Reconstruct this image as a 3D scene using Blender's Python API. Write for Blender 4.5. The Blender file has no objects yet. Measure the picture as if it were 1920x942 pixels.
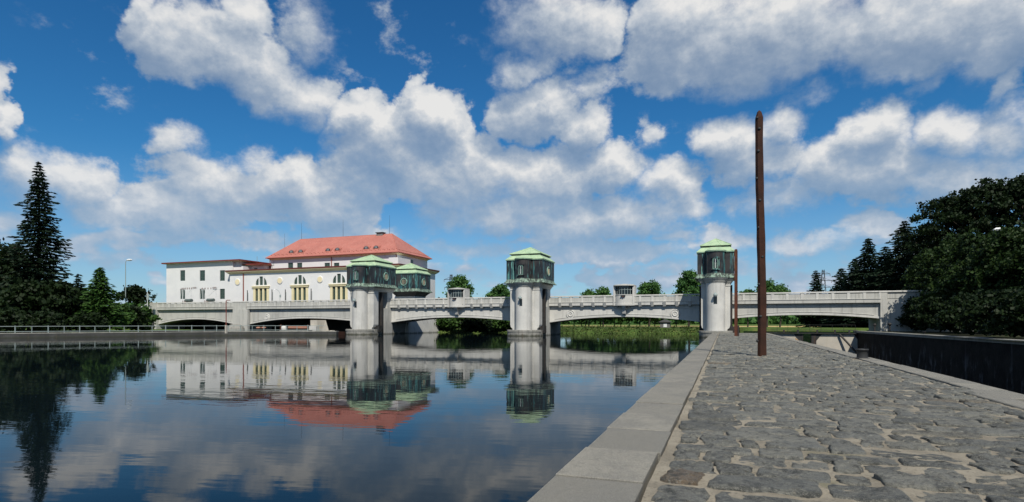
import bpy, math, random
import numpy as np
from mathutils import Vector, Matrix

S = bpy.context.scene
COL = S.collection
R = math.radians
rng = np.random.default_rng(7)
random.seed(7)

# ------------------------------------------------------------------ camera
F_PX, CX, HY = 1080.0, 960.0, 605.0           # focal length, centre column, horizon row of the 1920 px photograph
TH = math.atan2(397.0, F_PX)                  # the view is turned left of the quay's axis (world +Y)
CT, ST = math.cos(TH), math.sin(TH)
CAM_Z, QZ = 2.34, 0.74                        # eye and quay height above the river
cam = bpy.data.cameras.new('camera')
cam.sensor_width = 36.0
cam.lens = 36.0 * F_PX / 1920.0
cam.shift_y = (HY - 471.0) / 1920.0
cam.clip_start, cam.clip_end = 0.1, 9000
camo = bpy.data.objects.new('camera', cam)
COL.objects.link(camo)
camo.location = (0, 0, CAM_Z)
camo.rotation_euler = (R(90), 0, TH)
S.camera = camo

# ------------------------------------------------------------------ sun, sky, exposure
SUN_AZ, SUN_EL = R(27.0), R(50.0)             # right of straight behind the quay, high
sun_dir = Vector((math.sin(SUN_AZ) * math.cos(SUN_EL), -math.cos(SUN_AZ) * math.cos(SUN_EL), math.sin(SUN_EL)))
sl = bpy.data.lights.new('sun', 'SUN')
sl.energy, sl.angle, sl.color = 4.8, R(0.53), (1.0, 0.945, 0.85)
so = bpy.data.objects.new('sun', sl)
COL.objects.link(so)
so.rotation_euler = sun_dir.to_track_quat('Z', 'Y').to_euler()
S.view_settings.view_transform = 'Standard'
S.view_settings.look = 'None'
S.view_settings.exposure = 0.0
S.view_settings.gamma = 1.0
S.render.engine = 'CYCLES'
cy = S.cycles
cy.max_bounces, cy.diffuse_bounces, cy.glossy_bounces = 5, 2, 3
cy.transmission_bounces, cy.transparent_max_bounces = 2, 4
cy.caustics_reflective = cy.caustics_refractive = False
cy.use_denoising = True
cy.sample_clamp_indirect = 4.0


class NT:
    """Small helper over a node tree."""
    def __init__(self, tree):
        self.t = tree
        self.n, self.l = tree.nodes, tree.links
    def put(self, sock, v):
        if v is None:
            return
        if isinstance(v, bpy.types.NodeSocket):
            self.l.new(v, sock)
        elif hasattr(sock.default_value, '__len__'):
            v = tuple(v)
            k = len(sock.default_value)
            sock.default_value = (v + (1.0,))[:k] if len(v) < k else v[:k]
        else:
            sock.default_value = v
    def math(self, op, a, b=None, c=None, clamp=False):
        m = self.n.new('ShaderNodeMath'); m.operation = op; m.use_clamp = clamp
        for i, v in enumerate((a, b, c)):
            self.put(m.inputs[i], v)
        return m.outputs[0]
    def vec(self, op, a, b=None, scale=None):
        m = self.n.new('ShaderNodeVectorMath'); m.operation = op
        self.put(m.inputs[0], a)
        if b is not None:
            self.put(m.inputs[1], b)
        if scale is not None:
            self.put(m.inputs['Scale'], scale)
        return m.outputs['Value'] if op in ('DOT_PRODUCT', 'LENGTH', 'DISTANCE') else m.outputs[0]
    def comb(self, x, y, z):
        m = self.n.new('ShaderNodeCombineXYZ')
        for i, v in enumerate((x, y, z)):
            self.put(m.inputs[i], v)
        return m.outputs[0]
    def sep(self, v):
        m = self.n.new('ShaderNodeSeparateXYZ'); self.put(m.inputs[0], v)
        return m.outputs
    def noise(self, v, scale, detail=3.0, rough=0.5, dist=0.0, color=False):
        m = self.n.new('ShaderNodeTexNoise')
        self.put(m.inputs['Vector'], v)
        m.inputs['Scale'].default_value = scale
        m.inputs['Detail'].default_value = detail
        m.inputs['Roughness'].default_value = rough
        m.inputs['Distortion'].default_value = dist
        return m.outputs['Color' if color else 'Fac']
    def ramp(self, v, lo, hi, a=0.0, b=1.0, smooth=True):
        m = self.n.new('ShaderNodeMapRange')
        m.interpolation_type = 'SMOOTHSTEP' if smooth else 'LINEAR'
        m.clamp = True
        self.put(m.inputs['Value'], v)
        for k, x in zip(('From Min', 'From Max', 'To Min', 'To Max'), (lo, hi, a, b)):
            self.put(m.inputs[k], x)
        return m.outputs[0]
    def mix(self, f, a, b, mode='MIX'):
        m = self.n.new('ShaderNodeMix'); m.data_type = 'RGBA'; m.blend_type = mode
        self.put(m.inputs[0], f); self.put(m.inputs[6], a); self.put(m.inputs[7], b)
        return m.outputs[2]
    def mixf(self, f, a, b):
        m = self.n.new('ShaderNodeMix'); m.data_type = 'FLOAT'
        self.put(m.inputs[0], f); self.put(m.inputs[2], a); self.put(m.inputs[3], b)
        return m.outputs[0]
    def mapping(self, v, loc=(0, 0, 0), rot=(0, 0, 0), scale=(1, 1, 1)):
        m = self.n.new('ShaderNodeMapping')
        self.put(m.inputs['Vector'], v)
        m.inputs['Location'].default_value = loc
        m.inputs['Rotation'].default_value = rot
        m.inputs['Scale'].default_value = scale
        return m.outputs[0]


def pix_ang(x, y):
    """Azimuth right of the view direction and elevation, in degrees, of a pixel of the photograph."""
    a = math.atan2(x - CX, F_PX)
    e = math.atan2((HY - y) * math.cos(a), F_PX)
    return math.degrees(a), math.degrees(e)


# clouds: x, y, radius x, radius y (pixels of the photograph, turned into angles), strength, turn in degrees
CLOUDS = [
    (335, 90, 120, 75, .95, -12), (450, 120, 160, 72, 1.0, -25), (565, 180, 85, 60, .9, -30), (258, 15, 36, 55, .6, 0),
    (450, 35, 60, 50, .75, 0), (560, 60, 70, 70, .42, 0), (330, 265, 75, 36, .48, 0),
    (0, 190, 44, 90, .8, 0), (150, 330, 125, 60, .95, -8), (40, 330, 90, 80, .8, 0), (210, 400, 120, 50, .8, 0), (90, 470, 160, 40, .5, 0),
    (430, 350, 170, 70, .85, 0), (570, 350, 110, 60, 1.05, -8), (350, 390, 150, 60, .9, 0), (620, 390, 100, 60, 1.0, 0), (480, 300, 60, 40, .55, 0),
    (672, 225, 75, 48, 1.15, 0), (815, 225, 85, 62, 1.25, 0), (740, 280, 140, 75, 1.2, 0), (860, 330, 190, 85, 1.15, 0), (700, 330, 110, 60, 1.0, 0),
    (1000, 215, 95, 62, 1.05, 0), (1090, 245, 75, 55, 1.05, 0), (1040, 178, 32, 34, .95, 30), (1000, 340, 130, 70, 1.0, 0), (930, 400, 200, 45, .95, 0),
    (765, 168, 42, 19, .62, 48),
    (1150, 325, 75, 55, 1.15, 0), (1255, 345, 75, 50, 1.05, 0), (1180, 400, 170, 50, 1.0, 0), (1080, 420, 130, 40, .9, 0), (1215, 255, 30, 26, .42, 0),
    (1040, 45, 130, 75, 1.05, 0), (985, 130, 70, 34, .85, 12), (1110, 60, 60, 60, .9, 0), (1090, 165, 80, 40, .45, 0),
    (1260, 70, 110, 95, 1.1, 0), (1440, 70, 220, 100, 1.25, 0), (1700, 50, 230, 100, 1.2, 0), (1900, 40, 150, 110, 1.1, 0), (1230, 145, 90, 50, .65, 0),
    (1400, 150, 130, 40, .7, 0), (1530, 175, 90, 26, .45, 15), (1740, 150, 70, 22, .4, 30),
    (1360, 262, 85, 52, 1.1, 0), (1450, 248, 75, 50, 1.05, 0), (1420, 300, 120, 60, 1.0, 0),
    (1650, 245, 90, 58, 1.2, 0), (1790, 255, 110, 62, 1.15, 0), (1890, 250, 100, 70, 1.0, 0), (1620, 320, 190, 75, 1.15, 0), (1820, 330, 200, 70, 1.1, 0),
    (1888, 165, 34, 52, .75, -30), (1480, 370, 150, 40, .8, 0), (1650, 430, 70, 32, .95, 0), (1355, 445, 75, 30, .95, 0), (1560, 450, 160, 36, .75, 0),
    (870, 465, 130, 24, .75, 0), (660, 440, 120, 30, .6, 0), (1120, 470, 220, 26, .75, 0), (1340, 500, 200, 26, .55, 0), (500, 450, 160, 30, .6, 0),
    (880, 520, 180, 20, .5, 0), (200, 480, 160, 26, .55, 0),
]

w = bpy.data.worlds.new('World')
S.world = w
w.use_nodes = True
wt = NT(w.node_tree)
wt.n.clear()
out = wt.n.new('ShaderNodeOutputWorld')
bg = wt.n.new('ShaderNodeBackground')
bg.inputs['Strength'].default_value = 0.085
wt.l.new(bg.outputs[0], out.inputs['Surface'])
sky = wt.n.new('ShaderNodeTexSky')
sky.sky_type = 'NISHITA'
sky.sun_disc = False
sky.sun_elevation = SUN_EL
sky.sun_rotation = math.atan2(sun_dir.x, sun_dir.y)
sky.altitude = 200
sky.air_density, sky.dust_density, sky.ozone_density = 1.0, 0.0, 2.0
d = wt.n.new('ShaderNodeTexCoord').outputs['Generated']


def cloud_group():
    """Cloud density over the sky; input a direction in (azimuth, elevation, 0) degrees and the 3-D direction for noise."""
    g = bpy.data.node_groups.new('cloud_density', 'ShaderNodeTree')
    g.interface.new_socket('Angles', in_out='INPUT', socket_type='NodeSocketVector')
    g.interface.new_socket('Dir', in_out='INPUT', socket_type='NodeSocketVector')
    g.interface.new_socket('Density', in_out='OUTPUT', socket_type='NodeSocketFloat')
    g.interface.new_socket('Coverage', in_out='OUTPUT', socket_type='NodeSocketFloat')
    t = NT(g)
    gi, go = t.n.new('NodeGroupInput'), t.n.new('NodeGroupOutput')
    ang, dr = gi.outputs['Angles'], gi.outputs['Dir']
    w1 = t.vec('SUBTRACT', t.noise(dr, 7.0, 2.0, .5, color=True), (.5, .5, .5))
    w2 = t.vec('SUBTRACT', t.noise(dr, 26.0, 4.0, .6, color=True), (.5, .5, .5))
    p = t.vec('ADD', ang, t.vec('MULTIPLY', w1, (4.5, 3.5, 0)))
    p = t.vec('ADD', p, t.vec('MULTIPLY', w2, (3.4, 2.8, 0)))
    acc = 0.0
    for (x, y, rx, ry, s, tn) in CLOUDS:
        a, e = pix_ang(x, y)
        k = 1.02
        ax = k * rx / F_PX * 57.3 * math.cos(R(a)) ** 2
        ay = k * ry / F_PX * 57.3 * math.cos(R(a))
        q = t.vec('SUBTRACT', p, (a, e, 0))
        if tn:
            q = t.mapping(q, rot=(0, 0, R(-tn)))
        q = t.vec('MULTIPLY', q, (1 / ax, 1 / ay, 0))
        f = t.math('MULTIPLY_ADD', t.vec('DOT_PRODUCT', q, q), -s, s)
        acc = t.math('SMOOTH_MAX', acc, f, 0.16)
    # outside the photograph the same kind of cloud goes on over the whole sky
    xyz = t.sep(ang)
    o = t.math('MAXIMUM', t.ramp(t.math('ABSOLUTE', xyz[0]), 43, 56), t.ramp(xyz[1], 29, 40))
    wide = t.ramp(t.noise(dr, 3.2, 2.0, .5), .40, .66, 0.0, 1.15)
    wide = t.math('MULTIPLY', wide, t.ramp(xyz[1], -2, 6))
    base = t.mixf(o, acc, wide)
    # small far cumulus, flattened by distance, low all round the horizon
    low = t.ramp(t.noise(t.vec('MULTIPLY', dr, (1, 1, 2.1)), 11.0, 3.0, .55), .44, .70, 0.0, .95)
    low = t.math('MULTIPLY', low, t.math('MULTIPLY', t.ramp(xyz[1], .3, 2.5), t.ramp(xyz[1], 13, 6.5)))
    base = t.math('MAXIMUM', base, low)
    n = t.noise(t.vec('MULTIPLY', dr, (1, 1, 1.5)), 15.0, 8.0, .62)
    dn = t.math('ADD', base, t.math('MULTIPLY_ADD', n, 1.45, -.74))
    t.l.new(dn, go.inputs['Density'])
    t.l.new(base, go.inputs['Coverage'])
    return g


cg = cloud_group()
sx, sy_ = Vector((CT, ST, 0)), Vector((-ST, CT, 0))


def angles(dirsock):
    az = wt.math('MULTIPLY', wt.math('ARCTAN2', wt.vec('DOT_PRODUCT', dirsock, tuple(sx)), wt.vec('DOT_PRODUCT', dirsock, tuple(sy_))), 57.2958)
    el = wt.math('MULTIPLY', wt.math('ARCSINE', wt.sep(dirsock)[2]), 57.2958)
    return wt.comb(az, el, 0.0), el


def density(dirsock):
    a, el = angles(dirsock)
    g = wt.n.new('ShaderNodeGroup'); g.node_tree = cg
    wt.l.new(a, g.inputs['Angles']); wt.l.new(dirsock, g.inputs['Dir'])
    return g.outputs['Density'], g.outputs['Coverage'], el


dens, cov, el = density(d)
# toward the light (up, a little right): thinner there = lit edge, thicker there = shaded base
d2 = wt.vec('NORMALIZE', wt.vec('ADD', d, (0.014 * CT, 0.014 * ST, 0.040)))
dens2, cov2, _ = density(d2)
lit = wt.math('SUBTRACT', dens, dens2)
lit2 = wt.math('SUBTRACT', cov, cov2)
lit = wt.math('ADD', wt.math('MULTIPLY', lit, .34), wt.math('MULTIPLY', lit2, .36))
thick = wt.ramp(dens, .2, 1.3)
puff = wt.noise(wt.vec('MULTIPLY', d, (1, 1, 1.4)), 19.0, 5.0, .6)
lit = wt.math('ADD', lit, wt.math('MULTIPLY_ADD', puff, .6, -.30))
# cauliflower relief: the side of each small billow toward the sun is brighter
q1 = wt.vec('MULTIPLY', d, (1, 1, 1.3))
q2 = wt.vec('ADD', q1, (0.004 * CT, 0.004 * ST, 0.010))
relief = wt.math('SUBTRACT', wt.noise(q1, 34.0, 5.0, .6), wt.noise(q2, 34.0, 5.0, .6))
lit = wt.math('ADD', lit, wt.math('MULTIPLY', relief, .45))
lit = wt.math('ADD', lit, wt.math('MULTIPLY_ADD', thick, -.16, .50))
lit = wt.ramp(lit, 0.0, 1.0, 0, 1, smooth=False)
soft = wt.ramp(wt.noise(d, 4.5, 2.0, .5), .38, .62, .30, 1.0)
alpha = wt.ramp(dens, .06, wt.math('ADD', soft, .08))
alpha = wt.math('MULTIPLY', alpha, wt.ramp(lit, .15, .75, .70, .96))
cr = wt.n.new('ShaderNodeValToRGB')
wt.put(cr.inputs[0], lit)
els = cr.color_ramp.elements
els[0].position, els[0].color = 0.0, (.29, .38, .50, 1)
els[1].position, els[1].color = 1.0, (.97, .96, .94, 1)
e1 = els.new(.38); e1.color = (.43, .51, .61, 1)
e2 = els.new(.66); e2.color = (.60, .66, .735, 1)
cloud_col = wt.vec('SCALE', cr.outputs[0], scale=10.0)
# slide-film blue: saturate the clear sky a little
hs = wt.n.new('ShaderNodeHueSaturation')
hs.inputs['Saturation'].default_value = 1.25
hs.inputs['Value'].default_value = 1.12
wt.l.new(sky.outputs[0], hs.inputs['Color'])
skyc = wt.vec('MULTIPLY', hs.outputs[0], (.36, .80, .98))
# polarised, slightly hazy air: the last degrees over the horizon stay blue rather than white
skyc = wt.mix(wt.ramp(el, -4, 17), wt.vec('MULTIPLY', skyc, (1.7, 1.02, .98)), skyc)
whole = wt.mix(alpha, skyc, cloud_col)
# summer haze: distance pales sky and low clouds alike
haze = wt.math('MULTIPLY', wt.ramp(el, 15, 0), .55)
wt.l.new(wt.mix(haze, whole, (3.6, 5.3, 7.7)), bg.inputs['Color'])
w.cycles.sampling_method = 'MANUAL'
w.cycles.sample_map_resolution = 512

# ------------------------------------------------------------------ geometry helpers
def Xat(x, Y):
    """World X of photograph column x on the plane world-Y = Y."""
    t = (x - CX) / F_PX
    return Y * (CT * t - ST) / (ST * t + CT)


def depth(X, Y):
    return -ST * X + CT * Y


def Zat(y, X, Y):
    return CAM_Z + (HY - y) * depth(X, Y) / F_PX


def at(x, D):
    """World X, Y of photograph column x at camera depth D."""
    t = (x - CX) / F_PX
    return D * (CT * t - ST), D * (ST * t + CT)


def origin(o):
    v = Vector((0, 0, 0))
    while o is not None:
        v += o.location
        o = o.parent
    return v


def mesh_np(name, verts, faces, mat, parent=None, smooth=False, tone=None):
    """Fast mesh from an (n,3) array and an (m,k) array of equal-sized faces (world coordinates)."""
    verts = np.asarray(verts, dtype=np.float32)
    faces = np.asarray(faces, dtype=np.int32)
    off = np.array(origin(parent), dtype=np.float32)
    me = bpy.data.meshes.new(name)
    k = faces.shape[1]
    me.vertices.add(len(verts)); me.loops.add(faces.size); me.polygons.add(len(faces))
    me.vertices.foreach_set('co', (verts - off).ravel())
    me.loops.foreach_set('vertex_index', faces.ravel())
    me.polygons.foreach_set('loop_start', np.arange(0, faces.size, k, dtype=np.int32))
    me.polygons.foreach_set('loop_total', np.full(len(faces), k, dtype=np.int32))
    me.polygons.foreach_set('use_smooth', np.full(len(faces), smooth))
    if tone is not None:
        at_ = me.attributes.new('tone', 'FLOAT', 'POINT')
        at_.data.foreach_set('value', np.asarray(tone, dtype=np.float32))
    me.update(calc_edges=True)
    me.materials.append(mat)
    o = bpy.data.objects.new(name, me)
    COL.objects.link(o)
    o.parent = parent
    return o


class MB:
    """Collects polygons in world coordinates and links them as ONE mesh object."""
    def __init__(self):
        self.v, self.f, self.s = [], [], []
    def add(self, vs, fs, smooth=False):
        o = len(self.v)
        self.v += [tuple(p) for p in vs]
        self.f += [tuple(i + o for i in f) for f in fs]
        self.s += [smooth] * len(fs)
        return self
    def box(self, x0, x1, y0, y1, z0, z1, bev=0.0):
        if bev > 0:
            b = bev
            o = [(x0, y0), (x1, y0), (x1, y1), (x0, y1)]
            i = [(x0 + b, y0 + b), (x1 - b, y0 + b), (x1 - b, y1 - b), (x0 + b, y1 - b)]
            return self.loft([(o, z0), (o, z1 - b), (i, z1)])
        return self.loft([([(x0, y0), (x1, y0), (x1, y1), (x0, y1)], z0), ([(x0, y0), (x1, y0), (x1, y1), (x0, y1)], z1)])
    def loft(self, rings, cap0=True, cap1=True, smooth=False, tip=None):
        """rings: list of (outline [(x,y)...] counter-clockwise, z); tip: an apex point instead of a top cap."""
        n = len(rings[0][0])
        vs = [(p[0], p[1], z) for o, z in rings for p in o]
        fs = []
        for r in range(len(rings) - 1):
            for i in range(n):
                j = (i + 1) % n
                fs.append((r * n + i, r * n + j, (r + 1) * n + j, (r + 1) * n + i))
        self.add(vs, fs, smooth)
        caps = []
        o = len(self.v) - len(vs)
        if cap0:
            caps.append(tuple(o + i for i in reversed(range(n))))
        if tip is not None:
            self.v.append(tuple(tip))
            b = o + (len(rings) - 1) * n
            for i in range(n):
                caps.append((b + i, b + (i + 1) % n, len(self.v) - 1))
        elif cap1:
            b = o + (len(rings) - 1) * n
            caps.append(tuple(b + i for i in range(n)))
        self.f += caps; self.s += [False] * len(caps)
        return self
    def extrude_y(self, prof, y0, y1, smooth=False):
        """prof: (x,z) points, counter-clockwise seen from -Y (front)."""
        n = len(prof)
        vs = [(x, y0, z) for x, z in prof] + [(x, y1, z) for x, z in prof]
        self.add(vs, [(i, n + i, n + (i + 1) % n, (i + 1) % n) for i in reversed(range(n))], smooth)
        self.add(vs, [tuple(range(n)), tuple(n + i for i in reversed(range(n)))])
        return self
    def tube(self, p, q, r0, r1=None, n=8, caps=True):
        p, q = Vector(p), Vector(q)
        r1 = r0 if r1 is None else r1
        ax = (q - p).normalized()
        u = ax.orthogonal().normalized(); v = ax.cross(u)
        vs = []
        for c, r in ((p, r0), (q, r1)):
            for i in range(n):
                a = 2 * math.pi * i / n
                vs.append(c + u * (r * math.cos(a)) + v * (r * math.sin(a)))
        self.add(vs, [(i, (i + 1) % n, n + (i + 1) % n, n + i) for i in range(n)], True)
        if caps:
            self.add(vs, [tuple(reversed(range(n))), tuple(n + i for i in range(n))])
        return self
    def path(self, pts, r, n=6):
        for a, b in zip(pts[:-1], pts[1:]):
            self.tube(a, b, r, n=n)
        return self
    def lathe(self, c, prof, n=24, axis='Z', smooth=True):
        """prof: list of (radius, height) along the axis from centre c; axis '-Y' or 'X' lays it on its side."""
        vs = []
        for r, h in prof:
            for i in range(n):
                a = 2 * math.pi * i / n
                x, y = r * math.cos(a), r * math.sin(a)
                vs.append((c[0] + x, c[1] + y, c[2] + h) if axis == 'Z' else (c[0] + x, c[1] - h, c[2] + y) if axis == '-Y' else (c[0] + h, c[1] + x, c[2] + y))
        fs = []
        for k in range(len(prof) - 1):
            for i in range(n):
                fs.append((k * n + i, k * n + (i + 1) % n, (k + 1) * n + (i + 1) % n, (k + 1) * n + i))
        self.add(vs, fs, smooth)
        self.add(vs, [tuple(reversed(range(n))), tuple((len(prof) - 1) * n + i for i in range(n))])
        return self
    def build(self, name, mat, parent=None, loc=None):
        me = bpy.data.meshes.new(name)
        off = origin(parent) if loc is None else Vector(loc)
        me.from_pydata([(p[0] - off.x, p[1] - off.y, p[2] - off.z) for p in self.v], [], self.f)
        me.polygons.foreach_set('use_smooth', self.s)
        me.materials.append(mat)
        me.update()
        o = bpy.data.objects.new(name, me)
        COL.objects.link(o)
        o.parent = parent
        if loc is not None:
            o.location = Vector(loc) - (origin(parent) if parent else Vector((0, 0, 0)))
        return o


def tag(o, label=None, cat=None, group=None, kind=None):
    for k, v in (('label', label), ('category', cat), ('group', group), ('kind', kind)):
        if v:
            o[k] = v
    return o


def thing(name, loc, label, cat, group=None):
    o = bpy.data.objects.new(name, None)
    o.empty_display_size = .2
    COL.objects.link(o)
    o.location = loc
    return tag(o, label, cat, group)


KIDS = {}
def copy_tree(o, loc=None, label=None, parent=None):
    c = o.copy()
    COL.objects.link(c)
    c.parent = parent
    if loc is not None:
        c.location = loc
    if label:
        c['label'] = label
    for k in list(o.children):
        copy_tree(k, parent=c)
    return c


def arc(cx, cy, r, a0, a1, n):
    return [(cx + r * math.cos(R(a0 + (a1 - a0) * i / n)), cy + r * math.sin(R(a0 + (a1 - a0) * i / n))) for i in range(n + 1)]


# ------------------------------------------------------------------ materials
def new_mat(name):
    m = bpy.data.materials.new(name)
    m.use_nodes = True
    t = NT(m.node_tree)
    b = t.n['Principled BSDF']
    return m, t, b


def pos(t):
    return t.n.new('ShaderNodeNewGeometry').outputs['Position']


def bump(t, b, h, strength=.5, dist=.02):
    n = t.n.new('ShaderNodeBump')
    n.inputs['Strength'].default_value = strength
    n.inputs['Distance'].default_value = dist
    t.put(n.inputs['Height'], h)
    t.l.new(n.outputs[0], b.inputs['Normal'])


def mat_weather(name, a, c, rough=.8, scale=.7, streak=.0, streak_col=(.1, .1, .09), fine=14.0, bmp=.3, spec=.3, metal=0.0, lines=0.0, tide=0.0):
    """Two-tone weathered surface: soft blotches, fine grain, rain streaks that run down."""
    m, t, b = new_mat(name)
    p = pos(t)
    n1 = t.noise(p, scale, 5, .6)
    n2 = t.noise(p, fine, 3, .6)
    col = t.mix(t.ramp(n1, .32, .68), a, c)
    col = t.mix(t.math('MULTIPLY', t.ramp(n2, .3, .75), .22), col, tuple(x * .72 for x in a))
    if streak > 0:
        sp = t.vec('MULTIPLY', p, (2.6, 2.6, .16))
        s = t.math('MULTIPLY', t.ramp(t.noise(sp, 1.0, 4, .62), .50, .74), streak)
        col = t.mix(s, col, streak_col)
    if tide > 0:                          # algae and silt left by the river at the waterline
        zz = t.math('SUBTRACT', t.sep(p)[2], t.math('MULTIPLY', t.noise(t.vec('MULTIPLY', p, (1, 1, .2)), 1.6, 4, .65), .9))
        col = t.mix(t.math('MULTIPLY', t.ramp(zz, -.05, -.45), tide), col, (.035, .038, .022))
        col = t.mix(t.math('MULTIPLY', t.ramp(t.noise(t.vec('MULTIPLY', p, (3.2, 3.2, .1)), 1.0, 4, .65), .60, .72), tide * .5), col, (.20, .13, .08))
    h = n2
    if lines > 0:                         # shuttering-board marks
        z = t.sep(p)[2]
        l = t.math('PINGPONG', z, lines)
        h = t.math('ADD', n2, t.math('MULTIPLY', t.ramp(l, 0, .02), .6))
    t.put(b.inputs['Base Color'], col)
    b.inputs['Roughness'].default_value = rough
    b.inputs['Specular IOR Level'].default_value = spec
    b.inputs['Metallic'].default_value = metal
    bump(t, b, h, bmp, .02)
    return m


def mat_plain(name, a, rough=.6, var=.15, scale=4.0, metal=0.0, spec=.4):
    return mat_weather(name, a, tuple(x * (1 - var) for x in a), rough, scale, bmp=.12, spec=spec, metal=metal)


M = {}
M['concrete'] = mat_weather('pale_concrete', (.50, .495, .455), (.41, .41, .385), .85, .35, .60, (.21, .21, .19), 9.0, .35, lines=.5, tide=.7)
M['concrete_light'] = mat_weather('light_concrete', (.60, .59, .55), (.50, .495, .465), .85, .5, .48, (.29, .28, .25), 9.0, .35, tide=.25)
M['concrete_wet'] = mat_weather('stained_concrete', (.30, .29, .26), (.20, .20, .18), .85, .9, .6, (.10, .10, .085), 8.0, .5, tide=.85)
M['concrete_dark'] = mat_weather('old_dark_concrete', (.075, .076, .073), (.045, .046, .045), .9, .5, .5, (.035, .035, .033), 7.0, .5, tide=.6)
M['plaster'] = mat_weather('white_plaster', (.745, .74, .72), (.69, .69, .68), .85, .35, .10, (.60, .60, .60), 6.0, .15)
M['cream'] = mat_weather('cream_plaster', (.78, .69, .42), (.70, .62, .38), .8, .6, .12, (.5, .42, .25), 6.0, .15)
M['pale_cream'] = mat_weather('pale_cream_plaster', (.80, .70, .45), (.74, .64, .42), .8, .6, 0, fine=6.0, bmp=.15)
M['roof_red'] = mat_weather('faded_red_sheet_roof', (.46, .170, .130), (.385, .140, .108), .6, .30, .5, (.52, .28, .22), 5.0, .2, spec=.3)
M['roof_edge'] = mat_weather('dark_red_sheet', (.22, .042, .036), (.17, .034, .03), .5, .6, .1, (.15, .03, .03), 6.0, .15)
M['window'] = mat_plain('dark_green_glazing', (.045, .075, .06), .25, .3, 2.0, spec=.5)
M['sash'] = mat_plain('green_sash_paint', (.10, .15, .12), .5)
M['glass_dark'] = mat_plain('dark_glass', (.012, .018, .022), .08, .3, 2.0, spec=.6)
M['dark_steel'] = mat_weather('dark_painted_steel', (.035, .036, .036), (.022, .022, .022), .6, 1.5, .4, (.09, .045, .025), 9.0, .3)  # dark paint with brown streaks, the steel's own colour
M['grey_steel'] = mat_weather('grey_painted_steel', (.30, .36, .35), (.24, .29, .28), .55, 2.0, .15, (.2, .15, .1), 12.0, .2)
M['white_paint'] = mat_plain('white_paint', (.78, .79, .78), .45)
M['rust'] = mat_weather('rusty_steel', (.13, .045, .025), (.075, .028, .018), .85, 2.0, .5, (.03, .016, .012), 14.0, .5)
M['red_paint'] = mat_plain('dull_red_paint', (.24, .06, .045), .6)
M['porcelain'] = mat_plain('brown_porcelain', (.16, .07, .05), .3)
M['orange'] = mat_weather('faded_orange_paint', (.42, .20, .13), (.36, .18, .13), .7, 1.2, .4, (.36, .15, .10), 9.0, .2)


def mat_copper_wall():
    m, t, b = new_mat('dark_patinated_copper_cladding')
    p = pos(t)
    base = t.mix(t.ramp(t.noise(p, .5, 3, .6), .38, .62), (.016, .019, .023), (.040, .036, .035))
    area = t.ramp(t.noise(t.vec('MULTIPLY', p, (1, 1, .35)), .75, 2, .5), .38, .54)
    sp = t.vec('MULTIPLY', p, (1.7, 1.7, .12))
    s1 = t.math('MULTIPLY', t.ramp(t.noise(sp, 1.3, 3, .55), .50, .62), area)
    base = t.mix(t.math('MULTIPLY', s1, .75), base, (.040, .150, .160))
    sp2 = t.vec('MULTIPLY', p, (5.0, 5.0, .45))
    s2 = t.math('MULTIPLY', t.ramp(t.noise(sp2, 1.0, 3, .55), .57, .66), area)
    base = t.mix(t.math('MULTIPLY', s2, .85), base, (.17, .42, .37))
    t.put(b.inputs['Base Color'], base)
    b.inputs['Roughness'].default_value = .5
    b.inputs['Specular IOR Level'].default_value = .4
    bump(t, b, t.noise(p, 2.0, 3, .6), .25, .04)
    return m


def mat_verdigris():
    m, t, b = new_mat('verdigris_copper_roof')
    p = pos(t)
    c = t.mix(t.ramp(t.noise(p, 1.1, 5, .6), .3, .7), (.42, .54, .34), (.29, .42, .27))
    sp = t.vec('MULTIPLY', p, (3.0, 3.0, 1.0))
    c = t.mix(t.math('MULTIPLY', t.ramp(t.noise(sp, 1.4, 5, .65), .50, .72), .6), c, (.45, .55, .34))
    c = t.mix(t.math('MULTIPLY', t.ramp(t.noise(p, 3.5, 5, .7), .54, .70), .7), c, (.13, .17, .11))
    t.put(b.inputs['Base Color'], c)
    b.inputs['Roughness'].default_value = .7
    b.inputs['Specular IOR Level'].default_value = .25
    bump(t, b, t.noise(p, 6.0, 3, .6), .25, .03)
    return m


def mat_skirt():
    m, t, b = new_mat('streaked_copper_skirt')
    p = pos(t)
    sp = t.vec('MULTIPLY', p, (2.6, 2.6, .5))
    n = t.noise(sp, 1.0, 5, .68)
    c = t.mix(t.ramp(n, .42, .60), (.05, .062, .055), (.23, .32, .25))
    t.put(b.inputs['Base Color'], c)
    b.inputs['Roughness'].default_value = .7
    b.inputs['Specular IOR Level'].default_value = .25
    bump(t, b, n, .3, .03)
    return m


M['copper_wall'] = mat_copper_wall()
M['verdigris'] = mat_verdigris()
M['skirt'] = mat_skirt()
M['copper_trim'] = mat_weather('pale_green_copper_trim', (.22, .36, .29), (.12, .22, .18), .6, 3.0, .3, (.05, .07, .06), 9.0, .2)


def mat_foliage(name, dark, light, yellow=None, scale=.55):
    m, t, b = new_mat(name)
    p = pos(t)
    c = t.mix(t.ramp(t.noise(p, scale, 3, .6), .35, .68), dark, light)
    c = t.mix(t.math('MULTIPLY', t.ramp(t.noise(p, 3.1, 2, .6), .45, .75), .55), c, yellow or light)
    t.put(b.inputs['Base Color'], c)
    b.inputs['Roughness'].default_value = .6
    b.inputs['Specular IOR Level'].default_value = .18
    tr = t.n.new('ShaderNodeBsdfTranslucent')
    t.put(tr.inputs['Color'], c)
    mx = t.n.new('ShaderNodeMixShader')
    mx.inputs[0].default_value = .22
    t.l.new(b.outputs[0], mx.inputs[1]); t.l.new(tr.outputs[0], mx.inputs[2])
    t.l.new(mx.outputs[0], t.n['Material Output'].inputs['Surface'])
    return m


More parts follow.
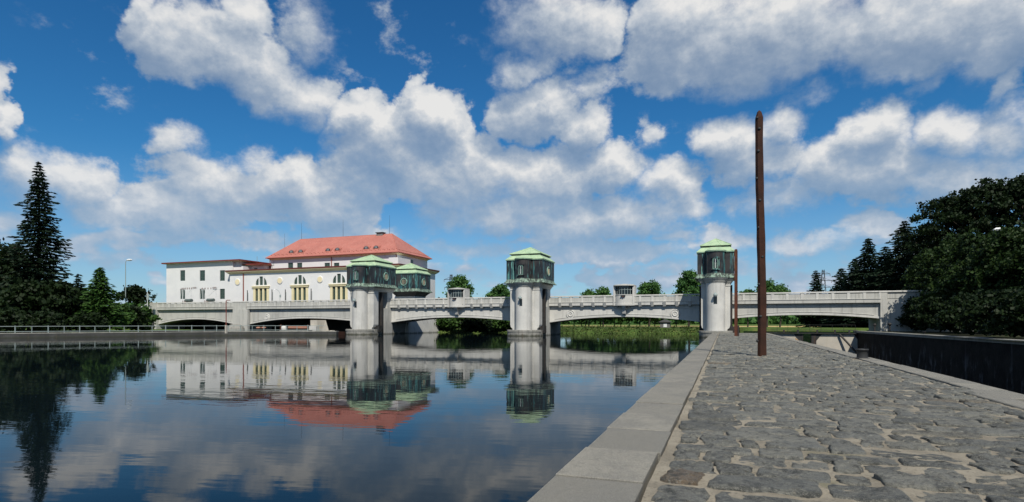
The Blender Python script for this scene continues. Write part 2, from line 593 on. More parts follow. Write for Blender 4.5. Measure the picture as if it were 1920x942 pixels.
M['leaf'] = mat_foliage('broadleaf', (.022, .055, .012), (.055, .115, .022), (.085, .14, .03))
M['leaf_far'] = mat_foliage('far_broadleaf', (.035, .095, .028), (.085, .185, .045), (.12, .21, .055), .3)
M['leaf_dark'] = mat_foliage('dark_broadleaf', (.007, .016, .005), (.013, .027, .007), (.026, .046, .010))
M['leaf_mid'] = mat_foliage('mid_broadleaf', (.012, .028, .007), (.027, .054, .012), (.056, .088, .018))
M['needle'] = mat_foliage('dark_needles', (.008, .019, .010), (.016, .034, .016), (.022, .042, .018), .8)
M['needle_green'] = mat_foliage('green_needles', (.026, .068, .014), (.058, .13, .026), (.085, .15, .03), .9)
M['bark'] = mat_weather('bark', (.07, .055, .04), (.04, .032, .025), .95, 3.0, .4, (.02, .018, .014), 10.0, .8)
M['grass_blade'] = mat_foliage('bank_grass', (.04, .072, .018), (.075, .115, .03), (.14, .13, .05), .25)


def mat_stone():
    m, t, b = new_mat('cobble_stone')
    p = pos(t)
    a = t.n.new('ShaderNodeAttribute'); a.attribute_name = 'tone'
    f = a.outputs['Fac']
    cr = t.n.new('ShaderNodeValToRGB'); cr.color_ramp.interpolation = 'LINEAR'
    t.put(cr.inputs[0], f)
    e = cr.color_ramp.elements
    e[0].position, e[0].color = 0.0, (.125, .127, .112, 1)
    e[1].position, e[1].color = 1.0, (.18, .13, .085, 1)
    for q, c in ((.3, (.178, .180, .158, 1)), (.6, (.23, .228, .195, 1)), (.80, (.19, .185, .15, 1)), (.92, (.19, .165, .12, 1))):
        x = e.new(q); x.color = c
    c = cr.outputs[0]
    n1 = t.noise(p, 6.0, 6, .7)
    n2 = t.noise(t.vec('MULTIPLY', p, (1, 2.4, 1)), 20.0, 6, .75)
    n3 = t.noise(p, 90.0, 3, .7)
    c = t.mix(t.math('MULTIPLY', t.ramp(n1, .46, .62), .75), c, (.050, .054, .052))
    c = t.mix(t.math('MULTIPLY', t.ramp(n2, .52, .64), .75), c, (.34, .33, .28))
    c = t.mix(t.math('MULTIPLY', t.ramp(n2, .46, .34), .70), c, (.048, .050, .048))
    c = t.mix(t.math('MULTIPLY', t.ramp(t.noise(p, 7.0, 4, .7), .60, .72), .35), c, (.20, .165, .10))
    c = t.mix(t.math('MULTIPLY', t.ramp(n3, .52, .68), .5), c, (.30, .29, .26))
    c = t.mix(t.math('MULTIPLY', t.ramp(n3, .46, .32), .6), c, (.035, .036, .034))
    t.put(b.inputs['Base Color'], c)
    t.put(b.inputs['Roughness'], t.ramp(n2, .3, .7, .55, .85))
    b.inputs['Specular IOR Level'].default_value = .35
    h = t.math('ADD', t.math('MULTIPLY', n2, 1.0), t.math('MULTIPLY', n3, .22))
    h = t.math('ADD', h, t.math('MULTIPLY', n1, 1.5))
    bump(t, b, h, 1.0, .05)
    return m


def mat_mortar():
    m, t, b = new_mat('sandy_mortar')
    p = pos(t)
    n1, n2, n3 = t.noise(p, 2.2, 5, .65), t.noise(p, 30.0, 4, .7), t.noise(p, 120.0, 2, .6)
    c = t.mix(t.ramp(n1, .35, .65), (.39, .345, .265), (.27, .24, .185))
    c = t.mix(t.math('MULTIPLY', t.ramp(n2, .52, .68), .6), c, (.11, .10, .075))
    c = t.mix(t.math('MULTIPLY', t.ramp(t.noise(p, 1.3, 3, .6), .60, .72), .5), c, (.12, .13, .05))
    c = t.mix(t.math('MULTIPLY', t.ramp(n3, .5, .8), .4), c, (.50, .44, .36))
    t.put(b.inputs['Base Color'], c)
    b.inputs['Roughness'].default_value = .95
    b.inputs['Specular IOR Level'].default_value = .15
    bump(t, b, t.math('ADD', n2, t.math('MULTIPLY', n3, .5)), 1.0, .025)
    return m


def mat_kerb():
    m, t, b = new_mat('granite_kerb')
    p = pos(t)
    a = t.n.new('ShaderNodeAttribute'); a.attribute_name = 'tone'
    n1, n2, n3 = t.noise(p, 1.6, 5, .6), t.noise(p, 14.0, 4, .65), t.noise(p, 160.0, 2, .6)
    c = t.mix(a.outputs['Fac'], (.225, .212, .175), (.15, .144, .122))
    c = t.mix(t.math('MULTIPLY', t.ramp(n1, .40, .66), .7), c, (.135, .132, .118))
    c = t.mix(t.math('MULTIPLY', t.ramp(n2, .48, .70), .6), c, (.12, .118, .10))
    c = t.mix(t.math('MULTIPLY', t.ramp(n3, .52, .66), .6), c, (.50, .47, .41))
    c = t.mix(t.math('MULTIPLY', t.ramp(n3, .47, .34), .6), c, (.10, .095, .085))
    t.put(b.inputs['Base Color'], c)
    b.inputs['Roughness'].default_value = .85
    b.inputs['Specular IOR Level'].default_value = .25
    bump(t, b, t.math('ADD', t.math('MULTIPLY', n3, .4), n2), .8, .012)
    return m


M['stone'], M['mortar'], M['kerb'] = mat_stone(), mat_mortar(), mat_kerb()


def mat_water():
    m, t, b = new_mat('calm_river_water')
    p = pos(t)
    b.inputs['Base Color'].default_value = (.004, .008, .010, 1)
    b.inputs['Roughness'].default_value = .02
    b.inputs['IOR'].default_value = 1.21
    b.inputs['Specular IOR Level'].default_value = .5
    patch = t.ramp(t.noise(t.vec('MULTIPLY', p, (1, 1.8, 1)), .035, 3, .6), .35, .70, .25, 1.0)
    q = t.mapping(p, rot=(0, 0, -TH + R(8)))
    q = t.vec('MULTIPLY', q, (.55, 1.7, 1))
    n1 = t.noise(q, .55, 3, .55)
    n2 = t.noise(q, 2.4, 2, .5)
    h = t.math('ADD', t.math('MULTIPLY', n1, 1.0), t.math('MULTIPLY', n2, .16))
    h = t.math('MULTIPLY', h, patch)
    bump(t, b, h, 1.0, .011)
    return m


M['water'] = mat_water()


def mat_ground():
    m, t, b = new_mat('grassy_ground')
    p = pos(t)
    c = t.mix(t.ramp(t.noise(p, .12, 5, .6), .35, .65), (.06, .105, .022), (.095, .15, .035))
    c = t.mix(t.math('MULTIPLY', t.ramp(t.noise(p, .5, 5, .65), .52, .70), .7), c, (.20, .19, .06))
    y = t.sep(p)[1]
    far = t.math('MULTIPLY', t.ramp(y, 196, 200), t.ramp(y, 262, 258))
    c = t.mix(far, c, t.mix(t.ramp(t.noise(p, .08, 3, .5), .4, .6), (.52, .38, .16), (.44, .33, .15)))
    t.put(b.inputs['Base Color'], c)
    b.inputs['Roughness'].default_value = .95
    b.inputs['Specular IOR Level'].default_value = .1
    bump(t, b, t.noise(p, 3.0, 5, .7), 1.0, .2)
    return m


M['ground'] = mat_ground()


def mat_lockwall():
    m, t, b = new_mat('dark_lock_masonry')
    p = pos(t)
    n1 = t.noise(p, .8, 5, .6)
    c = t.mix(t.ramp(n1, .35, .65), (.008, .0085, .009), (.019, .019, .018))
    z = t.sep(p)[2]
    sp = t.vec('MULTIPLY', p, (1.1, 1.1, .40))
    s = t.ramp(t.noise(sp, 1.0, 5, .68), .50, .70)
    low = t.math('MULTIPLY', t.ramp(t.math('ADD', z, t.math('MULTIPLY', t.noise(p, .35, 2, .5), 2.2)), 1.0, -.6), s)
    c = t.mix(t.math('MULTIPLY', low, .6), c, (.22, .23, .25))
    s2 = t.ramp(t.noise(t.vec('MULTIPLY', p, (1.1, 1.1, .08)), 1.0, 3, .6), .64, .72)
    c = t.mix(t.math('MULTIPLY', s2, .3), c, (.12, .13, .15))
    t.put(b.inputs['Base Color'], c)
    b.inputs['Roughness'].default_value = .85
    b.inputs['Specular IOR Level'].default_value = .1
    bump(t, b, t.noise(p, 4.0, 4, .65), .8, .08)
    return m


M['lockwall'] = mat_lockwall()
M['gatepanel'] = mat_weather('pale_lock_head_concrete', (.50, .46, .39), (.40, .375, .32), .85, .5, .35, (.30, .25, .18), 7.0, .3)
M['ochre'] = mat_plain('rust_stain_ochre', (.50, .26, .06), .9)
M['rubble'] = mat_weather('grey_rubble_stone', (.22, .21, .20), (.12, .12, .115), .95, 1.4, .3, (.06, .06, .055), 6.0, .8)
M['wood'] = mat_weather('dark_stained_timber', (.030, .013, .008), (.055, .021, .012), .8, 1.6, .7, (.022, .011, .008), 14.0, .6, spec=.25)
M['soil'] = mat_weather('dark_shaded_soil', (.035, .032, .022), (.03, .04, .015), .95, .8, 0, fine=6.0, bmp=.8, spec=.1)
M['roof_low'] = mat_weather('dull_red_sheet', (.20, .055, .045), (.15, .042, .035), .6, .6, .3, (.10, .04, .03), 6.0, .15)
M['transformer'] = mat_weather('dark_grey_green_enamel', (.12, .155, .145), (.08, .105, .10), .5, 1.5, .3, (.12, .07, .04), 9.0, .2)

# ------------------------------------------------------------------ the setting: water, land, quay
def flat(name, poly, z, mat):
    m = MB()
    m.add([(x, y, z) for x, y in poly], [tuple(range(len(poly)))])
    return tag(m.build(name, mat), kind='structure')


flat('river_water', [(-900, -500), (-1.2, -500), (-1.2, 96), (3.0, 96), (3.0, 135), (-900, 135)], 0.0, M['water'])
flat('lock_water', [(4.5, -200), (30, -200), (30, 99.5), (4.5, 99.5)], -3.4, M['water'])
flat('river_bed', [(-1500, -800), (1500, -800), (1500, 135), (-1500, 135)], -5.0, M['concrete_dark'])

# land beyond the weir: a bank that climbs to a flat meadow and runs on to the horizon
def bank_y(x):
    return 121.0 + 1.2 * math.sin(x * .11) + .7 * math.sin(x * .31 + 1) if x < 3.2 else 102.0
xs = np.concatenate([[-4000, -1500, -600, -300, -200], np.arange(-150, 3.1, 3.0), [3.1, 3.4, 6, 10, 14, 19, 24, 32, 50, 90, 200, 600, 1500, 4000]])
prof = [(-1.0, -1.5), (0.0, -.25), (1.5, .25), (5.0, 1.0), (8.0, 1.28), (14, 1.32), (40, 1.2), (75, .95), (90, .9), (140, .9), (400, 1.2), (1200, 2.2), (7000, 6.0)]
V, Fq = [], []
for x in xs:
    by = bank_y(x)
    for i, (dy, z) in enumerate(prof):
        if x > 3.2:                               # lock tail: a deeper grass slope
            dy2 = dy if dy > 30 else dy * 1.6
            z2 = z if dy > 8.5 else (-4.4 + 5.7 * max(0, min(1, (dy + 1) / 9.0)))
            V.append((x, by + dy2, z2))
        else:
            V.append((x, by + dy, z + (.12 * math.sin(x * .7 + i) if 0 < i < 6 else 0)))
nP = len(prof)
for i in range(len(xs) - 1):
    for j in range(nP - 1):
        Fq.append((i * nP + j, (i + 1) * nP + j, (i + 1) * nP + j + 1, i * nP + j + 1))
o = mesh_np('ground', V, Fq, M['ground'], smooth=True)
tag(o, kind='structure')

# left bank behind the promenade wall, and the road embankment beside the bridge
WALL = [(-230, -135), (-150, -19), (-118, 28.5), (-101, 54), (-92, 67), (-84, 78.5), (-77, 83.6), (-70, 86.5), (-66.5, 87.8)]
def left_land():
    m = MB()
    # (land polygon: behind the wall as far as the abutment)
    poly = [(-2500, -135), (-230, -135), (-150, -19), (-118, 28.5), (-101.2, 54.2), (-96.5, 61.5), (-108, 97), (-127.5, 103), (-127.5, 122), (-2500, 122)]
    m.add([(x, y, .70) for x, y in poly], [tuple(range(len(poly)))])
    return tag(m.build('left_bank_ground', M['ground']), kind='structure')
left_land()
m = MB()
m.loft([([(-2500, 93), (-160, 93), (-131, 99.5), (-131, 117), (-2500, 117)], .5), ([(-2500, 102.5), (-160, 102.5), (-131, 103), (-131, 111), (-2500, 111)], 5.85)])
tag(m.build('road_embankment', M['ground']), kind='structure')
# yard between the bridge and the power station, carried on a slab
m = MB(); m.box(-160, -71, 109.2, 119, 4.9, 5.75)
tag(m.build('switchyard_slab', M['concrete_dark']), kind='structure')
# right bank beyond the lock
m = MB()
m.add([(20.6, -200, 1.05), (2500, -200, 1.05), (2500, 103, 1.02), (19.1, 103, 1.0)], [(0, 1, 2, 3)])
tag(m.build('right_bank_ground', M['soil']), kind='structure')

# ------------------------------------------------------------------ the quay of large cobbles
KX0, KX1 = -1.65, -0.74                            # river kerb
CX1 = 5.50                                         # inner line of the lock kerb
quay = MB()
quay.box(KX0 + .05, 6.20, 15.05, 94.2, -5, QZ - .30)
quay.box(KX0 + .05, 5.62, -12, 15.05, -5, QZ - .30)
quay = tag(quay.build('quay', M['concrete_wet'], loc=(2.2, 30, QZ)), kind='structure')
quay['label'] = 'stone quay paved with large rough cobbles between two granite kerbs'

ys = np.concatenate([np.arange(-6, 16, .16), np.arange(16, 94.3, .6)])
xg = np.arange(KX1 + .03, CX1 + .12, .16)
gx, gy = np.meshgrid(xg, ys, indexing='ij')
gz = QZ - .026 + .010 * np.sin(gx * 2.1 + gy * .9) * np.sin(gy * 1.7 - gx) + rng.normal(0, .009, gx.shape)
V = np.stack([gx, gy, gz], -1).reshape(-1, 3)
ny = len(ys)
ii, jj = np.meshgrid(np.arange(len(xg) - 1), np.arange(ny - 1), indexing='ij')
a0 = (ii * ny + jj).ravel()
mesh_np('mortar_bed', V, np.stack([a0, a0 + ny, a0 + ny + 1, a0 + 1], -1), M['mortar'], quay, smooth=True)


def stone_geo(xc, yc, w, dp, n, hgt, ang):
    """An irregular worn cobble: outline of n points, broken edge, slightly domed uneven top."""
    # walk round a quadrilateral with unequal, partly knocked-off corners
    cs = np.array([(-1, -1), (1, -1), (1, 1), (-1, 1)], float) * (1 + rng.normal(0, .07, (4, 2)))
    cut = rng.uniform(.05, .22, 4) * (1 + (rng.random(4) < .2) * .7)
    key = []
    for k in range(4):
        p, q, r_ = cs[k - 1], cs[k], cs[(k + 1) % 4]
        kx = min(.8, cut[k] * dp / w * 1.4) if True else 0
        e0 = q + (p - q) * .5 * (cut[k] if abs(p[1] - q[1]) > abs(p[0] - q[0]) else kx)
        e1 = q + (r_ - q) * .5 * (cut[k] if abs(r_[1] - q[1]) > abs(r_[0] - q[0]) else kx)
        key += [e0, q * .25 + (e0 + e1) * .375, e1]
    key = np.array(key) * np.array([w / 2, dp / 2])
    nx_ = np.roll(key, -1, 0)
    L = np.linalg.norm(nx_ - key, axis=1); cl = np.concatenate([[0], np.cumsum(L)])
    if n < 12:
        ox, oy = key[:, 0], key[:, 1]; n = 12
    else:
        tt = (np.arange(n) + rng.uniform(-.2, .2, n)) / n * cl[-1]
        kk = np.concatenate([key, key[:1]])
        ox, oy = np.interp(tt, cl, kk[:, 0]), np.interp(tt, cl, kk[:, 1])
    ox = ox + rng.normal(0, .010, n); oy = oy + rng.normal(0, .009, n)
    ox = ox + rng.uniform(-.12, .12) * oy
    tx, ty = rng.normal(0, .022), rng.normal(0, .034)
    rings = [(1.0, -.13, 0), (1.0, -.026, .004), (.968, -.005, .005), (.88, .002, .009), (.52, .004, .011)]
    vs = []
    for k, (s, z, nz) in enumerate(rings):
        zz = z + rng.normal(0, nz, n) if nz else np.full(n, z)
        jx = rng.normal(0, .006, n) if k > 1 else 0
        x, y = ox * s + jx, oy * s + jx
        zz = zz + (tx * x + ty * y if k else 0)
        vs.append(np.stack([x, y, zz], -1))
    vs.append(np.array([[0, 0, rng.normal(.006, .006)]]))
    v = np.concatenate(vs)
    ca, sa = math.cos(ang), math.sin(ang)
    v = np.stack([v[:, 0] * ca - v[:, 1] * sa + xc, v[:, 0] * sa + v[:, 1] * ca + yc, v[:, 2] + QZ + hgt], -1)
    f = []
    for k in range(len(rings) - 1):
        for i in range(n):
            j = (i + 1) % n
            a, b, c, d_ = k * n + i, k * n + j, (k + 1) * n + j, (k + 1) * n + i
            f += [(a, b, c), (a, c, d_)]
    b = (len(rings) - 1) * n
    f += [(b + i, b + (i + 1) % n, len(v) - 1) for i in range(n)]
    return v, np.array(f)


stones = []
y = 3.2
while y < 93.6:
    pitch = rng.uniform(.42, .66) if y < 40 else rng.uniform(.42, .66)
    xr = (CX1 if y > 15.2 else 5.12) - .03
    x = KX1 + .08 + rng.uniform(0, .08)
    ph, amp = rng.uniform(0, 6.28), rng.uniform(.02, .06)
    while x < xr - .12:
        wd = float(np.clip(rng.lognormal(-.50, .40), .26, 1.2))
        if x + wd > xr - .22:
            wd = xr - x
        jt = rng.uniform(.03, .09)
        yy = y + pitch / 2 + amp * math.sin(x * 1.1 + ph)
        if pitch > .56 and rng.random() < .10 and wd < .7:      # two thin stones one behind the other
            for q in (-.25, .25):
                stones.append((x + wd / 2, yy + q * pitch, wd - jt, pitch * .5 - rng.uniform(.03, .06)))
        else:
            dpt = pitch - rng.uniform(.045, .095)
            stones.append((x + wd / 2, yy, wd - jt, dpt))
        x += wd
    y += pitch
# the 300 that show largest are parts of the quay, the others one joined part
stones = [s for s in stones if s[1] > 3.0]
vis = sorted(range(len(stones)), key=lambda i: math.hypot(stones[i][0] + .35 * stones[i][1] * 0, stones[i][1]) if abs(math.degrees(math.atan2(stones[i][0], stones[i][1])) + math.degrees(TH)) < 50 else 1e6)
near = set(vis[:298])
RV, RF, RT, base = [], [], [], 0
for i, (x, y, wd, dp) in enumerate(stones):
    hgt = rng.normal(-.002, .010)
    if i in near:
        n = 26 if y < 11 else 18
        v, f = stone_geo(x, y, wd, dp, n, hgt, rng.normal(0, .035))
        tn = rng.uniform(0, .72) if rng.random() < .93 else rng.uniform(.72, 1.0)
        mesh_np('cobblestone', v, f, M['stone'], quay, smooth=True, tone=np.full(len(v), tn))
    else:
        v, f = stone_geo(x, y, wd, dp, 9, hgt * 1.3, rng.normal(0, .05))
        tn = rng.uniform(0, .72) if rng.random() < .93 else rng.uniform(.72, 1.0)
        RV.append(v); RF.append(f + base); RT.append(np.full(len(v), tn)); base += len(v)
o = mesh_np('cobblestone_paving', np.concatenate(RV), np.concatenate(RF), M['stone'], quay, smooth=True, tone=np.concatenate(RT))
tag(o, kind='stuff')


def kerb_block(x0, x1, y0, y1, z0, z1, bev, tone):
    m = MB()
    m.box(x0, x1, y0, y1, z0, z1, bev)
    v = np.array(m.v)
    top = v[:, 2] > z1 - .05
    v[top, 2] += rng.normal(0, .002, top.sum())
    o = m.build('kerbstone', M['kerb'], quay)
    a = o.data.attributes.new('tone', 'FLOAT', 'POINT')
    a.data.foreach_set('value', np.full(len(o.data.vertices), tone, dtype=np.float32))
    return o
y = -4.6
while y < 94:
    ln = rng.uniform(1.40, 1.56)
    dz, dx = rng.normal(0, .005), rng.normal(0, .006)
    kerb_block(KX0 + dx, KX1 + dx * .5 + rng.normal(0, .006), y + .017, y + ln - .017, QZ - .42, QZ + .004 + dz, .007, rng.uniform(0, 1))
    y += ln
y = 15.1
while y < 94:
    ln = rng.uniform(1.5, 1.9)
    kerb_block(CX1 + .10, 6.28 + rng.normal(0, .008), y + .006, y + ln - .006, QZ - .42, QZ + .01 + rng.normal(0, .006), .018, rng.uniform(0, 1))
    y += ln
y = -3.0
while y < 14.9:
    ln = 1.79
    kerb_block(5.20, 5.68, y + .006, y + ln - .006, QZ - .42, QZ + .01 + rng.normal(0, .006), .018, rng.uniform(0, 1))
    y += ln

# ------------------------------------------------------------------ lock: far wall, coping, gate recess
lw = thing('lock_wall', (19.6, 60, 0), 'dark streaked masonry lock wall with pale coping along the right bank', 'wall')
def lockx(y):
    return 18.9 + (98 - y) * .018
m = MB()
pr = [(-60, lockx(-60)), (98, lockx(98)), (103, lockx(98))]
vs = []
m.loft([([(lockx(-60), -60), (lockx(-60) + 2, -60), (20.7, 101.5), (18.9, 101.5)], -6), ([(lockx(-60), -60), (lockx(-60) + 2, -60), (20.7, 101.5), (18.9, 101.5)], .78)])
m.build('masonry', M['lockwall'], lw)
y = -59.8
while y < 101:
    ln = 2.1
    m = MB()
    a, b = lockx(y), lockx(y + ln)
    o4 = [(a - .05, y), (a + 1.15, y), (b + 1.15, y + ln - .012), (b - .05, y + ln - .012)]
    m.loft([(o4, .78), (o4, 1.07 + rng.normal(0, .006))])
    m.build('coping_stone', M['concrete_wet'], lw)
    y += ln
# lock head: pale faces either side of the opening, with dark corner plates and a walkway on top
GY = 99.6
def gx_(x):
    return Xat(x, GY)
def gz_(y, x):
    return Zat(y, Xat(x, GY), GY)
for (xa, xb, lab) in ((1437, 1505, 'pale lock head panel with dark rusty corner, left of the gap'), (1522, 1611, 'pale lock head panel crossed by a dark strut, right of the gap')):
    X0, X1 = gx_(xa), gx_(xb)
    g = thing('lock_gate', ((X0 + X1) / 2, GY, -3.4), lab, 'lock gate', 'pale panels closing the lock head')
    zt = gz_(626.5, (xa + xb) / 2)
    m = MB(); m.box(X0, X1, GY, GY + .7, -6, zt); m.build('panel', M['gatepanel'], g)
    if xa < 1500:
        a, b = gx_(1488), gx_(1505.5)
        m = MB(); m.extrude_y([(a, zt - .02), (gx_(1502.5), gz_(643, 1503)), (b, gz_(643, 1503)), (b, zt - .02)], GY - .06, GY + .02); m.build('corner_plate', M['dark_steel'], g)
        m = MB(); m.extrude_y([(gx_(1491), gz_(634, 1493)), (gx_(1492.5), gz_(640, 1493)), (gx_(1501), gz_(643, 1500)), (gx_(1501.5), gz_(641.5, 1500))], GY - .03, GY + .02); m.build('rust_stain', M['ochre'], g)
        m = MB(); m.box(b - .22, b + .02, GY - .10, GY + .8, -6, zt - .02); m.build('post', M['dark_steel'], g)
    else:
        m = MB(); m.box(X0 - .05, X0 + .62, GY - .10, GY + .8, -6, zt - .02); m.build('post', M['dark_steel'], g)
        a = gx_(1529)
        m = MB(); m.extrude_y([(a, zt - .02), (a, gz_(641, 1530)), (gx_(1541), zt - .02)], GY - .06, GY + .02); m.build('corner_plate', M['dark_steel'], g)
        m = MB(); m.extrude_y([(gx_(1600), zt - .02), (gx_(1610.6), gz_(640, 1610)), (gx_(1611), zt - .02)], GY - .06, GY + .02); m.build('corner_plate', M['wood'], g)
        m = MB(); m.tube((gx_(1573.5), GY - .25, zt - .05), (gx_(1608), GY - 1.6, gz_(667, 1608)), .14, n=8); m.build('strut', M['dark_steel'], g)
wk = thing('gate_walkway', (12.6, GY - .1, .8), 'dark steel walkway with thin railing across the lock gates', 'walkway')
zt = gz_(626.0, 1525)
m = MB(); m.box(6.2, 19.0, GY - .35, GY + .9, zt, zt + .13); m.build('deck', M['dark_steel'], wk)
m = MB(); m.box(6.2, 19.0, GY - .25, GY - .15, zt + .50, zt + .60); m.build('rail', M['dark_steel'], wk)
for xp in (1469.5, 1495.5, 1532, 1565, 1592):
    X = gx_(xp)
    m = MB(); m.box(X - .12, X + .12, GY - .27, GY - .10, zt + .13, zt + .50); m.build('stanchion', M['dark_steel'], wk)
for k, X in enumerate(np.linspace(6.4, 18.8, 9)):
    m = MB(); m.tube((X, GY + .7, zt + .13), (X, GY + .7, zt + 1.35), .025, n=5); m.build('railing_post', M['dark_steel'], wk)
for zz in (.75, 1.35):
    m = MB(); m.tube((6.4, GY + .7, zt + zz), (18.8, GY + .7, zt + zz), .02, n=5); m.build('handrail', M['dark_steel'], wk)

# ------------------------------------------------------------------ left promenade wall and its railing
pw = thing('promenade_wall', (-90, 70, 0), 'low grey concrete river wall below the long railing', 'wall')
def offset(poly, dd):
    out_ = []
    for i, p in enumerate(poly):
        a = poly[max(0, i - 1)]; b = poly[min(len(poly) - 1, i + 1)]
        tx, ty = b[0] - a[0], b[1] - a[1]; l = math.hypot(tx, ty)
        out_.append((p[0] - ty / l * dd, p[1] + tx / l * dd))
    return out_
W_in = offset(WALL, 1.6)
W_lip = offset(WALL, -.06)
for i in range(len(WALL) - 1):
    m = MB()
    o4 = [WALL[i], WALL[i + 1], W_in[i + 1], W_in[i]]
    m.loft([(o4, -2), (o4, .62)])
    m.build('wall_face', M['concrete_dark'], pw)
    m = MB()
    o4 = [W_lip[i], W_lip[i + 1], W_in[i + 1], W_in[i]]
    m.loft([(o4, .62), (o4, .76)])
    m.build('coping', M['concrete_wet'], pw)
rl = thing('railing', (-90, 70, .76), 'long grey steel railing with square bays on the low left river wall', 'railing')
RLINE = offset(WALL, .35)[1:-1] + [(-68.6, 87.4)]
seg, pts = [], []
dist = 0.0
for a, b in zip(RLINE[:-1], RLINE[1:]):
    seg.append((Vector((*a, 0)), Vector((*b, 0))))
step, carry = 1.95, 0.0
for a, b in seg:
    L = (b - a).length
    s = carry
    while s < L:
        pts.append(a + (b - a) * (s / L)); s += step
    carry = s - L
for k, p in enumerate(pts):
    r_ = .05 if k % 2 == 0 else .035
    m = MB(); m.box(p.x - r_, p.x + r_, p.y - r_, p.y + r_, .76, 1.86 if k % 2 == 0 else 1.76)
    m.build('railing_post', M['grey_steel'], rl)
for a, b in seg:
    for zz in (.96, 1.74):
        m = MB(); m.tube((a.x, a.y, zz), (b.x, b.y, zz), .042, n=6); m.build('rail_bar', M['grey_steel'], rl)

# ------------------------------------------------------------------ the weir bridge
FY = 102.0
br = thing('weir_bridge', (-52, 105, 0), 'long pale concrete arched bridge crossing behind the gate towers', 'bridge')
TX = (-66.5, -32.8, -1.2)
HS = (2.70, 2.70, 2.15)
ZS = dict(rail_t=7.17, rail_b=6.95, pan_t=6.84, pan_b=6.0, fas_b=5.38)


def arch_pts(x0, x1, zs0, zs1, crown, n=28):
    out_ = []
    for i in range(n + 1):
        u = i / n
        zs = zs0 * (1 - u) + zs1 * u
        out_.append((x0 + (x1 - x0) * u, zs + (crown - zs) * (1 - (2 * u - 1) ** 2)))
    return out_


def span(x0, x1, zs0, zs1, crown, brackets, post_x0=None):
    a = arch_pts(x0, x1, zs0, zs1, crown)
    m = MB(); m.extrude_y(a + [(x1, ZS['fas_b']), (x0, ZS['fas_b'])], FY + .14, FY + 7.0); m.build('arch_span', M['concrete_light' if brackets else 'concrete'], br)
    up = [(x, z + .30) for x, z in a]
    m = MB()
    for i in range(len(a) - 1):
        m.extrude_y([a[i], a[i + 1], up[i + 1], up[i]], FY - .02, FY + .14)
    m.build('archivolt', M['concrete_light'], br)
    up2 = [(x, z + .44) for x, z in a]; up3 = [(x, z + .52) for x, z in a]
    m = MB()
    for i in range(1, len(a) - 2):
        m.extrude_y([up2[i], up2[i + 1], up3[i + 1], up3[i]], FY + .06, FY + .14)
    m.box(x0 + .9, x1 - .9, FY + .06, FY + .14, 4.80, 4.90)
    m.build('spandrel_moulding', M['concrete_light'], br)
    m = MB(); m.box(x0, x1, FY - .42, FY + .5, ZS['fas_b'], ZS['pan_b'] - .07); m.build('fascia', M['concrete_light' if brackets else 'concrete'], br)
    m = MB(); m.box(x0, x1, FY - .50, FY + .5, ZS['pan_b'] - .07, ZS['pan_b']); m.build('ledge', M['concrete_light'], br)
    m = MB(); m.box(x0, x1, FY - .45, FY - .05, ZS['rail_b'], ZS['rail_t'], .03); m.build('handrail', M['concrete_light'], br)
    m = MB(); m.box(x0, x1, FY + 6.7, FY + 6.95, ZS['fas_b'], ZS['pan_t']); m.build('rear_parapet', M['concrete'], br)
    n = max(1, round((x1 - x0) / 2.06))
    p = (x1 - x0) / n
    for i in range(n + 1):
        x = x0 + p * i
        if 0 < i < n or True:
            xa, xb = max(x0, x - .19), min(x1, x + .19)
            m = MB(); m.box(xa, xb, FY - .41, FY - .09, ZS['pan_b'], ZS['rail_b']); m.build('parapet_post', M['concrete_light'], br)
        if i < n:
            m = MB(); m.box(x + .19, x + p - .19, FY - .34, FY - .14, ZS['pan_b'], ZS['pan_t']); m.build('parapet_panel', M['concrete'], br)
            for dx in (.19, p - .19 - .22):                # little rounded shoulders under the rail
                m = MB(); m.extrude_y([(x + dx, ZS['pan_t']), (x + dx + .22, ZS['pan_t']), (x + dx + (.0 if dx < .3 else .22), ZS['rail_b'])], FY - .34, FY - .14); m.build('haunch', M['concrete'], br)
        if brackets and 0 < i < n:
            m = MB()
            m.extrude_y([(x - .24, 5.10), (x + .24, 5.10), (x + .24, 5.97), (x - .24, 5.97)], FY - .72, FY + .14)
            v = m.v
            m.v = [(a_, (b_ + .38 if b_ < FY and c_ < 5.3 else b_), c_) for a_, b_, c_ in v]
            m.build('bracket', M['concrete_light'], br)


XL0, XL1, XL2 = Xat(297, FY), Xat(440, FY), Xat(465, FY)
XR1 = Xat(1650, FY)
span(XL0, XL1, 1.9, 1.9, 3.12, False)
span(XL2, TX[0] - HS[0], 1.85, 2.3, 3.25, False)
span(TX[0] + HS[0], TX[1] - HS[1], 2.35, 2.35, 3.35, True)
span(TX[1] + HS[1], TX[2] - HS[2], 2.35, 2.35, 3.35, True)
span(TX[2] + HS[2], XR1, 2.95, 2.95, 3.55, False)


def rosette(x, y):
    X = Xat(x, FY); z = Zat(y, X, FY)
    m = MB()
    m.lathe((X, FY + .14, z), [(.82, 0), (.82, .10), (.74, .14), (.66, .14), (.60, .05), (.54, .05), (.50, .15), (.40, .19), (.30, .19), (.26, .10), (.2, .10), (.12, .16), (0.02, .18)], 28, '-Y')
    m.build('rosette', M['concrete_light'], br)
for q in ((500, 595.5), (1069.5, 589.5), (1265.5, 588.5)):
    rosette(*q)


